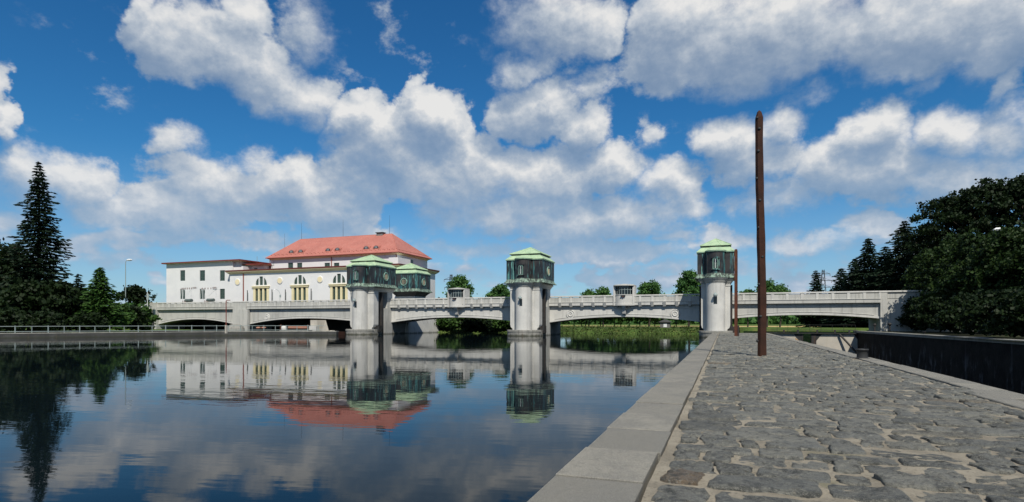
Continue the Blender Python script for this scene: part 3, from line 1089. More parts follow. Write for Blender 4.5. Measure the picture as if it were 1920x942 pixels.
def pylon(x0, x1, name='pylon', proud=.55, ztop=7.06):
    m = MB()
    m.box(x0, x1, FY - proud, FY + 7.3, -4, 6.0)
    m.build(name, M['concrete'], br)
    m = MB(); m.box(x0, x1, FY - proud + .02, FY - .05, 6.0, 6.93); m.build('pylon_parapet', M['concrete'], br)
    m = MB(); m.box(x0 - .04, x1 + .04, FY - proud - .04, FY - .0, 6.93, 7.17, .03); m.build('pylon_cap', M['concrete_light'], br)
pylon(XL1, XL2)
m = MB(); m.box(XL1 + 1.5, XL2 + .6, FY - .75, FY - .1, -4, 5.3); m.build('pylon_shaft', M['concrete'], br)
m = MB(); m.lathe(((XL1 + XL2) / 2, FY - 1.6, -1.0), [(2.0, 0), (2.0, 1.9), (1.7, 2.5), (1.0, 2.9), (.2, 3.0)], 20); m.build('pier_nose', M['concrete_wet'], br)
pylon(Xat(284.5, FY) - .3, XL0)
m = MB(); m.box(Xat(284.5, FY) - 3.4, Xat(284.5, FY) - .3, FY - .34, FY + .1, 5.3, 6.84); m.build('parapet_panel', M['concrete'], br)
m = MB(); m.box(Xat(284.5, FY) - 3.4, Xat(284.5, FY) - .36, FY - .45, FY + .1, 6.95, 7.17); m.build('handrail', M['concrete_light'], br)
# right abutment
XA = Xat(1663, FY)
pylon(XR1, XA, proud=.30)
XB = XA + 7.0
m = MB(); m.box(XA, XB, FY + .02, FY + 7.2, -4, 6.0); m.build('abutment_wall', M['concrete'], br)
m = MB(); m.box(XA, XA + 3.6, FY - .10, FY + .3, 1.0, 6.0); m.build('abutment_panel', M['concrete'], br)
m = MB(); m.box(XA + .04, XA + 3.6, FY - .15, FY + .2, 6.0, 6.93); m.build('parapet_panel', M['concrete'], br)
m = MB(); m.box(XA + 3.62, XB + 6, FY - .05, FY + .2, 5.3, 6.85); m.build('parapet_panel', M['concrete'], br)
m = MB(); m.box(XA + .05, XB + 6, FY - .35, FY + .2, 6.95, 7.17, .03); m.build('handrail', M['concrete_light'], br)
m = MB(); m.box(XA + 3.62, XB + 6, FY - .40, FY + .25, 5.0, 5.35); m.build('ledge', M['concrete_light'], br)
m = MB(); m.box(XB, XB + 40, FY + .3, FY + 7.2, 0, 5.9); m.build('approach_wall', M['concrete'], br)


# ------------------------------------------------------------------ bridge look-out booths
def booth(xpix, label):
    X = Xat(xpix, FY - 1.0)
    b = thing('lookout_booth', (X, FY - .5, 5.3), label, 'lookout booth', 'half round booths on the bridge parapet')
    def bow(o, r=1.52, dp=.82):
        R0 = (r * r + dp * dp) / (2 * dp)
        c = FY - .45 - dp + R0
        a = math.degrees(math.asin(r / R0))
        pts = [(X + (R0 + o) * math.sin(R(q)), c - (R0 + o) * math.cos(R(q))) for q in np.linspace(-a, a, 15)]
        return pts + [(X + r + o, FY + 1.6), (X - r - o, FY + 1.6)]
    def slab(o, z0, z1, name, mat):
        m = MB(); m.loft([(bow(o), z0), (bow(o), z1)]); m.build(name, mat, b)
    slab(.08, 5.30, 5.62, 'base_slab', M['concrete_light'])
    slab(0.0, 5.62, 7.12, 'front_wall', M['concrete_light'])
    slab(.05, 7.12, 7.24, 'sill', M['concrete_light'])
    slab(-.10, 7.24, 8.72, 'window', M['glass_dark'])
    w_ = b.children[-1]
    for q in bow(-.06)[:15:2]:
        m = MB(); m.box(q[0] - .035, q[0] + .035, q[1] - .03, q[1] + .05, 7.24, 8.72); m.build('mullion', M['grey_steel'], w_)
    m = MB(); m.loft([(bow(-.07), 8.05), (bow(-.07), 8.11)]); m.build('mullion', M['grey_steel'], w_)
    m = MB(); m.box(X - 1.85, X - 1.50, FY - .62, FY + 1.7, 5.32, 8.74); m.build('side_pier', M['concrete_light'], b)
    m = MB(); m.box(X + 1.50, X + 1.85, FY - .62, FY + 1.7, 5.32, 8.74); m.build('side_pier', M['concrete_light'], b)
    m = MB(); m.loft([(bow(.36), 8.74), (bow(.36), 8.90), (bow(.18), 8.96)], tip=(X, FY + .2, 9.18)); m.build('roof', M['concrete'], b)
    m = MB()
    m.extrude_y([(X - .30, 0), (X + .30, 0), (X + .30, 1), (X - .30, 1)], 0, 1)
    ring = []
    m = MB()
    pr_ = [(FY - 1.15, 5.30), (FY + .14, 5.30), (FY + .14, 3.55), (FY - .05, 3.62), (FY - .42, 3.9), (FY - .62, 4.5), (FY - 1.0, 5.0)]
    n = len(pr_)
    m.add([(X - .32, a, c) for a, c in pr_] + [(X + .32, a, c) for a, c in pr_],
          [tuple(range(n)), tuple(reversed(range(n, 2 * n)))] + [(i, n + i, n + (i + 1) % n, (i + 1) % n) for i in range(n)])
    m.build('corbel', M['concrete_light'], b)
    m = MB(); m.box(X - .42, X + .38, FY - 1.60, FY - 1.15, 6.96, 7.06); m.build('lamp_hood', M['dark_steel'], b)
    m = MB(); m.box(X - .12, X + .10, FY - 1.55, FY - 1.28, 6.74, 6.96); m.build('lamp', M['porcelain'], b)
booth(853.5, 'glazed half round booth on the bridge between the left and middle towers')
booth(1169, 'glazed half round booth on the bridge between the middle and right towers')


# ------------------------------------------------------------------ gate towers
def tower(cx, yf, hs, hh, L, bow, label, slot=True, cut=8.45):
    T = thing('gate_tower', (cx, yf, 0), label, 'gate tower', 'copper topped gate towers of the weir')
    rb, cb = 1.42, -.45
    z_eave, z_wall, z_skirt = 13.40, 9.94, 9.25

    def outl(o, rh=None):
        hw = hh + o
        if bow:
            b_ = [(cx - rb - o, yf - o)] + [(cx + px, yf + py) for px, py in arc(0, cb, rb + o, 180, 360, 16)] + [(cx + rb + o, yf - o)]
        else:
            b_ = []
        return [(cx - hw, yf - o)] + b_ + [(cx + hw, yf - o), (cx + hw, yf + L + o), (cx - hw, yf + L + o)]

    def collapsed(ins, k=.55):
        b_ = [(cx + (p[0] - cx) * k, yf + ins) for p in outl(0)[1:-3]] if bow else []
        return [(cx - hh + ins, yf + ins)] + b_ + [(cx + hh - ins, yf + ins), (cx + hh - ins, yf + L - ins), (cx - hh + ins, yf + L - ins)]

    # head
    m = MB(); m.loft([(outl(0), z_wall - .05), (outl(0), z_eave)]); hd = m.build('head_wall', M['copper_wall'], T)
    m = MB(); m.loft([(outl(.02), z_wall), (outl(.10), z_wall - .22), (outl(.24), z_wall - .45), (outl(.46), z_skirt + .06), (outl(.46), z_skirt)]); m.build('flared_skirt', M['skirt'], T)
    # standing seams of the cladding
    ol = outl(.0)
    def seam(p):
        m_ = MB(); m_.box(p[0] - .035, p[0] + .035, p[1] - .035, p[1] + .035, z_wall, z_eave - .01); m_.build('seam', M['copper_wall'], T)
    for q in ol:
        if not bow or q in (ol[0], ol[1], ol[-4], ol[-3], ol[-2], ol[-1]) or ol.index(q) in (5, 13):
            seam(q)
    for u in (.28, .5, .72):
        for sx_ in (-1, 1):
            if u != .5:
                seam((cx + sx_ * hh, yf + L * u))
    # roof
    m = MB(); m.loft([(outl(.14), z_eave - .05), (outl(.18), z_eave + .06), (collapsed(.66), 14.27)], smooth=False); m.build('lower_roof', M['verdigris'], T)
    rect = lambda i: [(cx - hh + i, yf + i), (cx + hh - i, yf + i), (cx + hh - i, yf + L - i), (cx - hh + i, yf + L - i)]
    m = MB(); m.loft([(rect(.60), 14.28), (rect(.44), 14.34), (rect(.44), 14.42)], cap1=False); m.build('shade_rim', M['copper_wall'], T)  # dark strip: the shadow line under the upper roof, put into the colour
    m = MB(); m.loft([(rect(.36), 14.42), (rect(.36), 14.49)], tip=(cx, yf + L / 2, 15.92)); m.build('upper_roof', M['verdigris'], T)
    for c in rect(.36):
        m = MB(); m.tube((c[0], c[1], 14.50), (cx, yf + L / 2, 15.94), .055, n=6); m.build('hip_rib', M['verdigris'], T)
    for u in (.33, .67):
        m = MB(); m.tube((cx - hh + .5 + (2 * hh - 1) * u, yf + .38, 14.50), (cx + (u - .5) * .25, yf + L / 2 - .4, 15.76), .03, n=5); m.build('roof_seam', M['verdigris'], T)
        for s_ in (-1, 1):
            m = MB(); m.tube((cx + s_ * (hh - .38), yf + .5 + (L - 1) * u, 14.50), (cx + s_ * .2, yf + L / 2 + (u - .5) * .3, 15.78), .03, n=5); m.build('roof_seam', M['verdigris'], T)
    m = MB(); m.loft([(outl(.145), z_eave - .13), (outl(.145), z_eave - .05)]); m.build('eaves_trim', M['copper_trim'], T)

    # windows
    if bow:
        yb = yf + cb - rb
        m = MB(); m.box(cx - .40, cx + .40, yb - .06, yb + .12, 10.55, 12.25); fr = m.build('window', M['copper_trim'], T)
        m = MB(); m.box(cx - .28, cx + .28, yb - .075, yb - .055, 10.68, 12.05); m.build('pane', M['glass_dark'], fr)
        m = MB(); m.box(cx - .03, cx + .03, yb - .10, yb - .07, 10.68, 12.05); m.build('glazing_bar', M['white_paint'], fr)
        m = MB(); m.box(cx - .16, cx + .16, yb - .095, yb - .07, 10.72, 11.55); m.build('shutter', M['sash'], fr)
        m = MB(); m.box(cx - .62, cx + .62, yb - .16, yb + .12, 12.25, 12.38); m.build('hood', M['copper_wall'], fr)
        m = MB(); m.box(cx - .62, cx + .62, yb - .16, yb + .12, 10.42, 10.55); m.build('sill', M['copper_wall'], fr)
    def round_window(c, axis):
        m = MB(); m.lathe(c, [(.90, -.06), (.90, .09), (.80, .13), (.70, .13), (.66, .04)], 24, axis); fr = m.build('round_window', M['copper_trim'], T)
        m = MB(); m.lathe(c, [(.655, .0), (.655, .05)], 24, axis); m.build('pane', M['glass_dark'], fr)
        for k in (-1, 0, 1):
            m = MB()
            if axis == '-Y':
                m.box(c[0] + k * .34 - .025, c[0] + k * .34 + .025, c[1] - .085, c[1] - .05, c[2] - .56 + abs(k) * .08, c[2] + .56 - abs(k) * .08)
            else:
                s_ = 1
                m.box(c[0] + .05, c[0] + .085, c[1] + k * .34 - .025, c[1] + k * .34 + .025, c[2] - .56 + abs(k) * .08, c[2] + .56 - abs(k) * .08)
            m.build('glazing_bar', M['pale_cream'], fr)
    round_window((cx + hh, yf + L / 2, 11.45), 'X')
    if not bow:
        round_window((cx, yf, 11.45), '-Y')
    # corbelled neck under the head
    if bow:
        sh = lambda o: [(cx - hs - o, yf + .1 - o)] + [(cx - rb - o, yf + .1 - o)] + [(cx + px, yf + py) for px, py in arc(0, cb, rb + o, 180, 360, 16)] + [(cx + rb + o, yf + .1 - o)] + [(cx + hs + o, yf + .1 - o), (cx + hs + o, yf + L - .1 + o), (cx - hs - o, yf + L - .1 + o)]
        d_ = hh - hs
        m = MB(); m.loft([(sh(.02), cut - .05), (sh(.02), cut + .05), (sh(.10), cut + .12), (sh(.22), cut + .36), (sh(d_ * .75 + .05), z_skirt - .14), (sh(.36), z_skirt - .13), (sh(.36), z_skirt - .005)])
        m.build('corbel_neck', M['concrete'], T)
        # shaft
        ap = [(cx + px, yf + py) for px, py in arc(0, cb, rb, 180, 360, 32)]
        m = MB()
        m.add([(p[0], p[1], 1.02) for p in ap] + [(p[0], p[1], cut) for p in ap], [(i, i + 1, 34 + i, 33 + i) for i in range(32)], True)
        m.box(cx - rb, cx + rb, yf + cb, yf + .4, 1.02, cut)
        m.build('round_pier', M['concrete_light'], T)
        bx = lambda i, j=0: [(cx - hs + i, yf + .18), (cx + hs - i, yf + .18), (cx + hs - i, yf + 1.85 - j), (cx - hs + i, yf + 1.85 - j)]
        m = MB(); m.loft([(bx(.42), 1.0), (bx(.42), 1.25), (bx(.12), 1.5), (bx(0), 1.95), (bx(0), cut - .02)]); m.build('front_pier', M['concrete_light'], T)
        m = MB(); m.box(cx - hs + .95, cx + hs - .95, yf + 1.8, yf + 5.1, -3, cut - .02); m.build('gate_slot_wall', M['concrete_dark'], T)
        m = MB(); m.box(cx - hs, cx + hs, yf + 5.05, yf + 6.95, -3, cut - .02); m.build('rear_pier', M['concrete'], T)
        m = MB(); m.box(cx - hs - .004, cx + hs + .004, yf + 3.9, yf + 5.06, -3, 5.2); m.build('rear_pier_foot', M['concrete'], T)
        m = MB(); m.box(cx - hs + .3, cx + hs - .3, FY + .5, FY + 8.6, -4, 5.3); m.build('bridge_pier', M['concrete_wet'], T)
        # capital line of the shoulders
        for s_ in (-1, 1):
            a, b = sorted((cx + s_ * (hs + .06), cx + s_ * (rb - .1)))
            m = MB(); m.box(a, b, yf + .10, yf + 1.93, cut - .42, cut - .28); m.build('capital_band', M['concrete_light'], T)
        # plinth with a rounded nose, in courses of stone
        ph = hs + .30
        pl = lambda o: [(cx + px, yf + py) for px, py in arc(0, -.15, 1.0, 180, 360, 14)]
        def pln(o):
            return [(cx + px * (ph + o), yf - .2 + py * (2.35 + o)) for px, py in arc(0, 0, 1.0, 180, 360, 16)] + [(cx + ph + o, yf + 2.6), (cx - ph - o, yf + 2.6)]
        m = MB(); m.loft([(pln(0), -3), (pln(0), .70)]); m.build('plinth', M['concrete_wet'], T)
        P0, P1 = pln(.07), pln(-1.0)
        for i in range(0, 16, 2):                       # coping blocks
            o4 = [P0[i], P0[i + 1], P0[i + 2], ((P0[i + 2][0] - cx) * .55 + cx, yf + .2), ((P0[i][0] - cx) * .55 + cx, yf + .2)]
            c_ = (sum(p[0] for p in o4) / 5, sum(p[1] for p in o4) / 5)
            o4 = [(c_[0] + (p[0] - c_[0]) * .985, c_[1] + (p[1] - c_[1]) * .985) for p in o4]
            m = MB(); m.loft([(o4, .70), (o4, .98), ([(c_[0] + (p[0] - c_[0]) * .93, c_[1] + (p[1] - c_[1]) * .93) for p in o4], 1.05)]); m.build('coping_block', M['concrete_wet'], T)
        m = MB(); m.box(cx - ph, cx + ph, yf + .18, yf + 2.6, .70, 1.02); m.build('plinth_top', M['concrete_wet'], T)
        m = MB(); m.box(cx + hs - .35, cx + hs + .62, yf + 1.05, yf + 2.35, .5, 1.75); m.build('gate_guide', M['dark_steel'], T)
        m = MB(); m.box(cx + hs - .2, cx + hs + .35, yf + 2.62, yf + 3.0, -1, 8.3); m.build('guide_rail', M['dark_steel'], T)
        m = MB(); m.box(cx - hs - .35, cx - hs + .2, yf + 2.62, yf + 3.0, -1, 8.3); m.build('guide_rail', M['dark_steel'], T)
        # slit window and lamp on the nose
        m = MB(); m.box(cx - .25, cx + .25, yb - .02, yb + .3, 5.20, 6.38); m.build('slit_window', M['glass_dark'], T)
        m = MB(); m.path([(cx, yb + .05, 6.72), (cx, yb - .22, 6.92), (cx, yb - .42, 6.86)], .03); lm = m.build('lamp_arm', M['dark_steel'], T)
        m = MB(); m.lathe((cx, yb - .42, 6.42), [(.30, 0), (.34, .10), (.26, .28), (.10, .42), (.07, .52)], 16); m.build('lamp_shade', M['grey_steel'], lm)
        m = MB(); m.lathe((cx, yb - .42, 6.28), [(.10, 0), (.20, .07), (.20, .15)], 12); m.build('lamp_glass', M['white_paint'], lm)
    else:
        sh = lambda o: [(cx - hs - o, yf + .5 - o), (cx + hs + o, yf + .5 - o), (cx + hs + o, yf + L - .5 + o), (cx - hs - o, yf + L - .5 + o)]
        m = MB(); m.loft([(sh(-.1), cut - .2), (sh(-.1), cut), (sh(.05), cut + .1), (sh(.35), cut + .45), (sh(.8), z_skirt - .01)]); m.build('corbel_neck', M['concrete_dark'], T)
        m = MB(); m.loft([(sh(-.15), 4.0), (sh(-.15), cut)]); m.build('shaft', M['concrete_light'], T)
        m = MB(); m.loft([([(cx - 3.2, yf - 6), (cx + 5.0, yf - 6), (cx + 5.0, yf + 9), (cx - 3.2, yf + 9)], -3), ([(cx - 3.2, yf - 4), (cx + 3.2, yf - 4), (cx + 3.2, yf + 9), (cx - 3.2, yf + 9)], 4.95)]); m.build('pier_base', M['concrete'], T)
    return T


tower(TX[0], 95.5, HS[0], 3.30, 7.2, True, 'copper topped gate tower standing before the white power station')
tower(TX[1], 95.5, HS[1], 3.30, 7.2, True, 'copper topped gate tower standing alone in the middle of the river')
tower(TX[2], 95.5, HS[2], 2.68, 7.2, True, 'narrow copper topped gate tower at the far end of the cobbled quay')
tower(-67.4, 113.0, 2.6, 3.30, 6.2, False, 'copper topped tower with round windows half hidden behind another tower')

# ------------------------------------------------------------------ power station
def wall_cells(m, x0, x1, z0, z1, y0, y1, holes):
    """A front wall (normal -Y) built of blocks round rectangular openings (xa, xb, za, zb)."""
    X = sorted({x0, x1, *[h[0] for h in holes], *[h[1] for h in holes]})
    for xa, xb in zip(X[:-1], X[1:]):
        hs_ = sorted([h for h in holes if h[0] <= xa + 1e-6 and h[1] >= xb - 1e-6], key=lambda h: h[2])
        z = z0
        for h in hs_:
            if h[2] > z:
                m.box(xa, xb, y0, y1, z, h[2])
            z = max(z, h[3])
        if z < z1:
            m.box(xa, xb, y0, y1, z, z1)


def rect_window(xa, xb, za, zb, y, parent, nx=2, nz=3):
    m = MB(); m.box(xa, xb, y + .16, y + .20, za, zb); w_ = m.build('window', M['window'], parent)
    m = MB()
    for i in range(1, nx):
        x = xa + (xb - xa) * i / nx
        m.box(x - .03, x + .03, y + .12, y + .165, za, zb)
    for i in range(1, nz):
        z = za + (zb - za) * i / nz
        m.box(xa, xb, y + .125, y + .162, z - .025, z + .025)
    m.build('glazing_bars', M['sash'], w_)
    return w_


HYf = 118.0
hall = thing('power_station', (-98, 127, 4.9), 'white power station hall with hipped red roof and cream window pillars', 'power station')
hx0, hx1 = Xat(431, HYf), -71.9
hz1 = 15.15
# front wall of the turbine hall
WC = [Xat(q, HYf) for q in (489.7, 562.4, 635.5)]
WC.append(WC[-1] + (WC[-1] - WC[0]) / 2)
MED = [Xat(q, HYf) for q in (445.5, 524.8, 600)]
MED.append(WC[3] - (WC[2] - MED[2]) )
holes = []
hw = 2.15
for c in WC:
    holes += [(c - hw, c + hw, 6.6, 11.25), (c - 1.86, c + 1.86, 12.05, 14.30)]
m = MB(); wall_cells(m, hx0, hx1, 0, hz1, HYf, HYf + .5, holes); m.box(hx1 - .5, hx1, HYf + .5, 136.5, 0, hz1); m.box(hx0, hx0 + .5, HYf + .5, 136, 0, hz1)
m.box(hx0 + .5, hx1 - .5, 136, 136.5, 0, hz1)
m.build('hall_wall', M['plaster'], hall)
for c in WC:
    # tall triple window between cream pillars
    m = MB(); m.box(c - hw, c + hw, HYf + .22, HYf + .26, 6.6, 11.25); w_ = m.build('window', M['window'], hall)
    m = MB()
    for x in (c - 1.28, c, c + 1.28):
        m.box(x - .025, x + .025, HYf + .19, HYf + .225, 6.6, 11.25)
    for z in (7.6, 8.6, 9.6, 10.5):
        m.box(c - hw, c + hw, HYf + .195, HYf + .222, z - .025, z + .025)
    m.build('glazing_bars', M['sash'], w_)
    for x, wd in ((c - hw - .06, .34), (c - .72, .27), (c + .72, .27), (c + hw + .06, .34)):
        m = MB(); m.box(x - wd, x + wd, HYf - .10, HYf + .21, 6.0, 11.25); m.build('window_pillar', M['cream'], hall)
    m = MB(); m.box(c + .36, c + .44, HYf - .02, HYf + .24, 6.6, 10.9); m.build('door_post', M['cream'], hall)
    m = MB(); m.box(c - hw - .75, c + hw + .75, HYf - .42, HYf + .1, 11.62, 11.80); m.box(c - hw - .55, c + hw + .55, HYf - .28, HYf + .1, 11.25, 11.62); m.build('window_cornice', M['cream'], hall)
    # fan of three lights above
    m = MB(); m.box(c - 1.86, c + 1.86, HYf + .20, HYf + .24, 12.05, 14.30); f_ = m.build('fan_window', M['window'], hall)
    # corner infill so that the opening reads as a half round with a taller middle light
    for s_ in (-1, 1):
        pts = [(c + s_ * 1.86, 12.05)]
        for k in range(9):
            a = R(90 * k / 8)
            pts.append((c + s_ * (.52 + 1.34 * math.cos(a)), 12.05 + 1.95 * math.sin(a)))
        poly = pts[1:] + [(c + s_ * .52, 14.30), (c + s_ * 1.86, 14.30)]
        m = MB(); m.extrude_y(poly, HYf + .003, HYf + .30); m.build('arch_spandrel', M['plaster'], f_)
        m = MB(); m.box(*sorted((c + s_ * .52, c + s_ * .86)), HYf + .004, HYf + .32, 12.05, 14.30); m.build('arch_mullion', M['plaster'], f_)
    m = MB()
    for x in (-1.2, 0, 1.2):
        m.box(c + x - .025, c + x + .025, HYf + .17, HYf + .205, 12.05, 14.3)
    for z in (12.8, 13.5):
        m.box(c - 1.86, c + 1.86, HYf + .175, HYf + .202, z - .025, z + .025)
    m.build('glazing_bars', M['sash'], f_)
for c in MED:
    z = 13.05
    m = MB(); m.lathe((c, HYf, z), [(.92, 0), (.92, .06), (.80, .10)], 26, '-Y'); md = m.build('medallion', M['plaster'], hall)
    m = MB(); m.lathe((c, HYf - .08, z), [(.74, 0), (.72, .04), (.70, .045), (.02, .045)], 26, '-Y', False); m.build('medallion_disc', M['pale_cream'], md)
# cornice, low red lean-to roof
m = MB()
ov = .95
o_ = lambda k: [(hx0 - k, HYf - k), (hx1 + k, HYf - k), (hx1 + k, 136.5 + k), (hx0 - k, 136.5 + k)]
m.loft([(o_(.02), hz1 - .05), (o_(.35), hz1 + .18), (o_(.75), hz1 + .50), (o_(.75), hz1 + .64)]); m.build('cornice', M['cream'], hall)
m = MB()
i_ = [(hx0 + 3, 124.0), (hx1 - 5.4, 124.0), (hx1 - 5.4, 134), (hx0 + 3, 134)]
m.loft([(o_(.82), hz1 + .64), (o_(.90), hz1 + .98), (i_, hz1 + 1.55)]); m.build('hall_roof', M['roof_low'], hall)
m = MB(); m.tube((Xat(457, HYf), HYf - .14, 5.7), (Xat(457, HYf), HYf - .14, hz1 + .3), .13, n=8); m.build('downpipe', M['red_paint'], hall)
# upper block
UY = 124.0
ux0, ux1, uy1 = Xat(508, UY), Xat(744.5, UY), 139.5
uz0, uz1 = 15.8, 19.35
uw = []
for q0, q1 in ((540, 549.5), (557, 566.5), (608.5, 618.5), (626, 636)):
    xa, xb = Xat(q0, UY), Xat(q1, UY)
    uw.append((xa, xb, Zat(504.5, xa, UY) - .1, Zat(493.3, xa, UY)))
m = MB(); wall_cells(m, ux0, ux1, uz0, uz1, UY, UY + .5, uw)
m.box(ux1 - .5, ux1, UY + .5, uy1, uz0, uz1); m.box(ux0, ux0 + .5, UY + .5, uy1, uz0, uz1); m.box(ux0 + .5, ux1 - .5, uy1 - .5, uy1, uz0, uz1)
m.build('upper_wall', M['plaster'], hall)
for h in uw:
    rect_window(*h, UY, hall, 2, 2)
# side windows and the little side block
m = MB(); m.box(ux1 - .02, ux1 + .04, 130.6, 131.8, 17.0, 18.6); m.build('window', M['window'], hall)
m = MB(); m.box(ux1 - .02, ux1 + .04, 126.2, 127.1, 18.2, 18.6); m.build('window', M['window'], hall)
m = MB(); m.box(ux1 + .0, ux1 + 2.6, 120.2, 126.0, 15.9, 18.0); m.build('side_block', M['plaster'], hall)
u_ = lambda k: [(ux0 - k, UY - k), (ux1 + k, UY - k), (ux1 + k, uy1 + k), (ux0 - k, uy1 + k)]
m = MB(); m.loft([(u_(.02), uz1 - .2), (u_(.32), uz1 + .05), (u_(.60), uz1 + .16), (u_(.60), uz1 + .26)]); m.build('upper_cornice', M['cream'], hall)
rz0 = uz1 + .26
rx0, rx1, ry, rz = Xat(563.6, 131.7), Xat(735, 131.7), 131.7, 25.75
ea = u_(.95)
m = MB()
b0 = [(x, y_, rz0) for x, y_ in ea]
b1 = [(x, y_, rz0 + .14) for x, y_ in ea]
mid = lambda p, q, t: tuple(p[i] * (1 - t) + q[i] * t for i in range(3))
r0, r1 = (rx0, ry, rz), (rx1, ry, rz)
m.add(b0 + b1 + [r0, r1], [(3, 2, 1, 0), (0, 1, 5, 4), (1, 2, 6, 5), (2, 3, 7, 6), (3, 0, 4, 7), (4, 5, 9, 8), (5, 6, 9), (6, 7, 8, 9), (7, 4, 8)])
rf = m.build('roof', M['roof_red'], hall)
m = MB()
m.box(ea[0][0] - .03, ea[1][0] + .03, ea[0][1] - .05, ea[0][1] + .0, rz0 - .03, rz0 + .13)
m.box(ea[1][0] + .0, ea[1][0] + .05, ea[1][1], ea[2][1], rz0 - .03, rz0 + .13)
m.build('gutter', M['red_paint'], rf)
# standing seams of the sheet roof, hips and ridge
def on_front(x, t):
    """Point of the front slope above eaves x at fraction t of the slope, and its ridge-ward limit."""
    y_ = ea[0][1] + (ry - ea[0][1]) * t
    return (x, y_, rz0 + .14 + (rz - rz0 - .14) * t)
nse = 46
m_all = []
for k in range(1, nse):
    x = ea[0][0] + (ea[1][0] - ea[0][0]) * k / nse
    tmax = 1.0
    if x < rx0:
        tmax = (x - ea[0][0]) / (rx0 - ea[0][0])
    if x > rx1:
        tmax = (ea[1][0] - x) / (ea[1][0] - rx1)
    if tmax > .06:
        p, q = on_front(x, 0.0), on_front(x, tmax)
        m = MB(); m.tube((p[0], p[1], p[2] + .005), (q[0], q[1], q[2] + .005), .022, n=4); m.build('roof_seam', M['roof_red'], rf)
for p, q in ((b1[0], r0), (b1[1], r1), (b1[2], r1), (b1[3], r0), (r0, r1)):
    m = MB(); m.tube(p, q, .07, n=6); m.build('ridge_cap', M['roof_red'], rf)
# snow guards near the eaves
for k in range(60):
    x = ea[0][0] + 1.2 + (ea[1][0] - ea[0][0] - 2.4) * k / 59
    p = on_front(x, .115 + (.03 if k % 2 else 0))
    m = MB(); m.box(p[0] - .10, p[0] + .10, p[1] - .06, p[1], p[2] - .02, p[2] + .12); m.build('snow_guard', M['red_paint'], rf)
for k in range(24):
    y_ = ea[1][1] + 1.0 + (ea[2][1] - ea[1][1] - 2.0) * k / 23
    t = .10
    x = ea[1][0] + (rx1 - ea[1][0]) * t
    m = MB(); m.box(x, x + .06, y_ - .1, y_ + .1, rz0 + .1 + (rz - rz0) * t, rz0 + .28 + (rz - rz0) * t); m.build('snow_guard', M['red_paint'], rf)
# eyebrow dormers in three pairs
for (px, py) in ((548, 471), (565.3, 470.8), (616.5, 467.6), (634, 467.2), (688, 465), (706.5, 464.6)):
    t = .24
    y_ = ea[0][1] + (ry - ea[0][1]) * t
    x = Xat(px, y_); z = rz0 + .14 + (rz - rz0 - .14) * t
    n = 10
    m = MB()
    rr, rh = 1.0, .85
    front = [(x + rr * math.cos(R(180 * i / n)), y_ - .35, z + rh * math.sin(R(180 * i / n)) - .18) for i in range(n + 1)]
    back = [(x + .6 * (p[0] - x), y_ + 1.35, z + .95) for p in front]
    m.add(front + back, [(i, i + 1, n + 2 + i, n + 1 + i) for i in range(n)] + [tuple(range(n + 1))], False)
    dm = m.build('dormer', M['roof_red'], rf)
    m = MB()
    fr2 = [(x + .74 * math.cos(R(180 * i / n)), z + .66 * math.sin(R(180 * i / n)) - .10) for i in range(n + 1)]
    m.extrude_y(fr2, y_ - .38, y_ - .33); m.build('dormer_window', M['glass_dark'], dm)
    m = MB()
    for dx in (-.28, 0, .28):
        m.box(x + dx - .03, x + dx + .03, y_ - .41, y_ - .375, z - .08, z + .5)
    m.build('glazing_bars', M['white_paint'], dm)
# vent on the ridge, lightning rods, downpipes
cxv = Xat(714, ry)
m = MB(); m.box(cxv - .95, cxv + .95, ry - .6, ry + .6, rz - .4, rz + .30); vt = m.build('ridge_vent', M['rubble'], rf)
m = MB(); m.box(cxv - 1.15, cxv + 1.15, ry - .8, ry + .8, rz + .30, rz + .50); m.build('vent_cap', M['dark_steel'], vt)
for px, y_, z0, z1 in ((565.5, ry, rz, rz + 4.6), (643.3, ry, rz, rz + 4.7), (730.5, ry, rz, rz + 4.9)):
    x = Xat(px, y_)
    m = MB(); m.tube((x, y_, z0 - .1), (x, y_, z1), .045, .02, n=5); m.build('lightning_rod', M['dark_steel'], rf)
for px in (507.2, 622.2, 743.6):
    x = Xat(px, UY)
    m = MB(); m.tube((x, UY - .16, uz0), (x, UY - .16, uz1 + .1), .11, n=8); m.build('downpipe', M['red_paint'], hall)
x = Xat(511, UY)
m = MB(); m.path([(x, UY - .1, 16.2), (x, UY - .1, 17.9), (x + .5, UY - .1, 17.9), (x + .5, UY - .1, 18.9)], .04); m.build('conduit', M['grey_steel'], hall)

# ------------------------------------------------------------------ office wing
OY = 119.0
wing = thing('office_wing', (-136, 126, 4.9), 'plain white flat roofed wing with six dark windows left of the power station', 'building')
ox0, ox1 = Xat(312, OY), hx0 - .02
oz1 = 18.75
ow = []
for q0, q1 in ((337.8, 347), (374.5, 384.3), (412.2, 421.5)):
    xa, xb = Xat(q0, OY), Xat(q1, OY)
    ow.append((xa, xb, Zat(527, xa, OY), Zat(507.3, xa, OY)))
    ow.append((xa, xb, Zat(561, xa, OY), Zat(542, xa, OY)))
m = MB(); wall_cells(m, ox0, ox1, 0, oz1, OY, OY + .5, ow)
m.box(ox0, ox0 + .5, OY + .5, 134, 0, oz1); m.box(ox1 - .5, ox1, OY + .5, 134, 0, oz1); m.box(ox0 + .5, ox1 - .5, 133.5, 134, 0, oz1)
m.build('wall', M['plaster'], wing)
for h in ow:
    rect_window(*h, OY, wing, 2, 3)
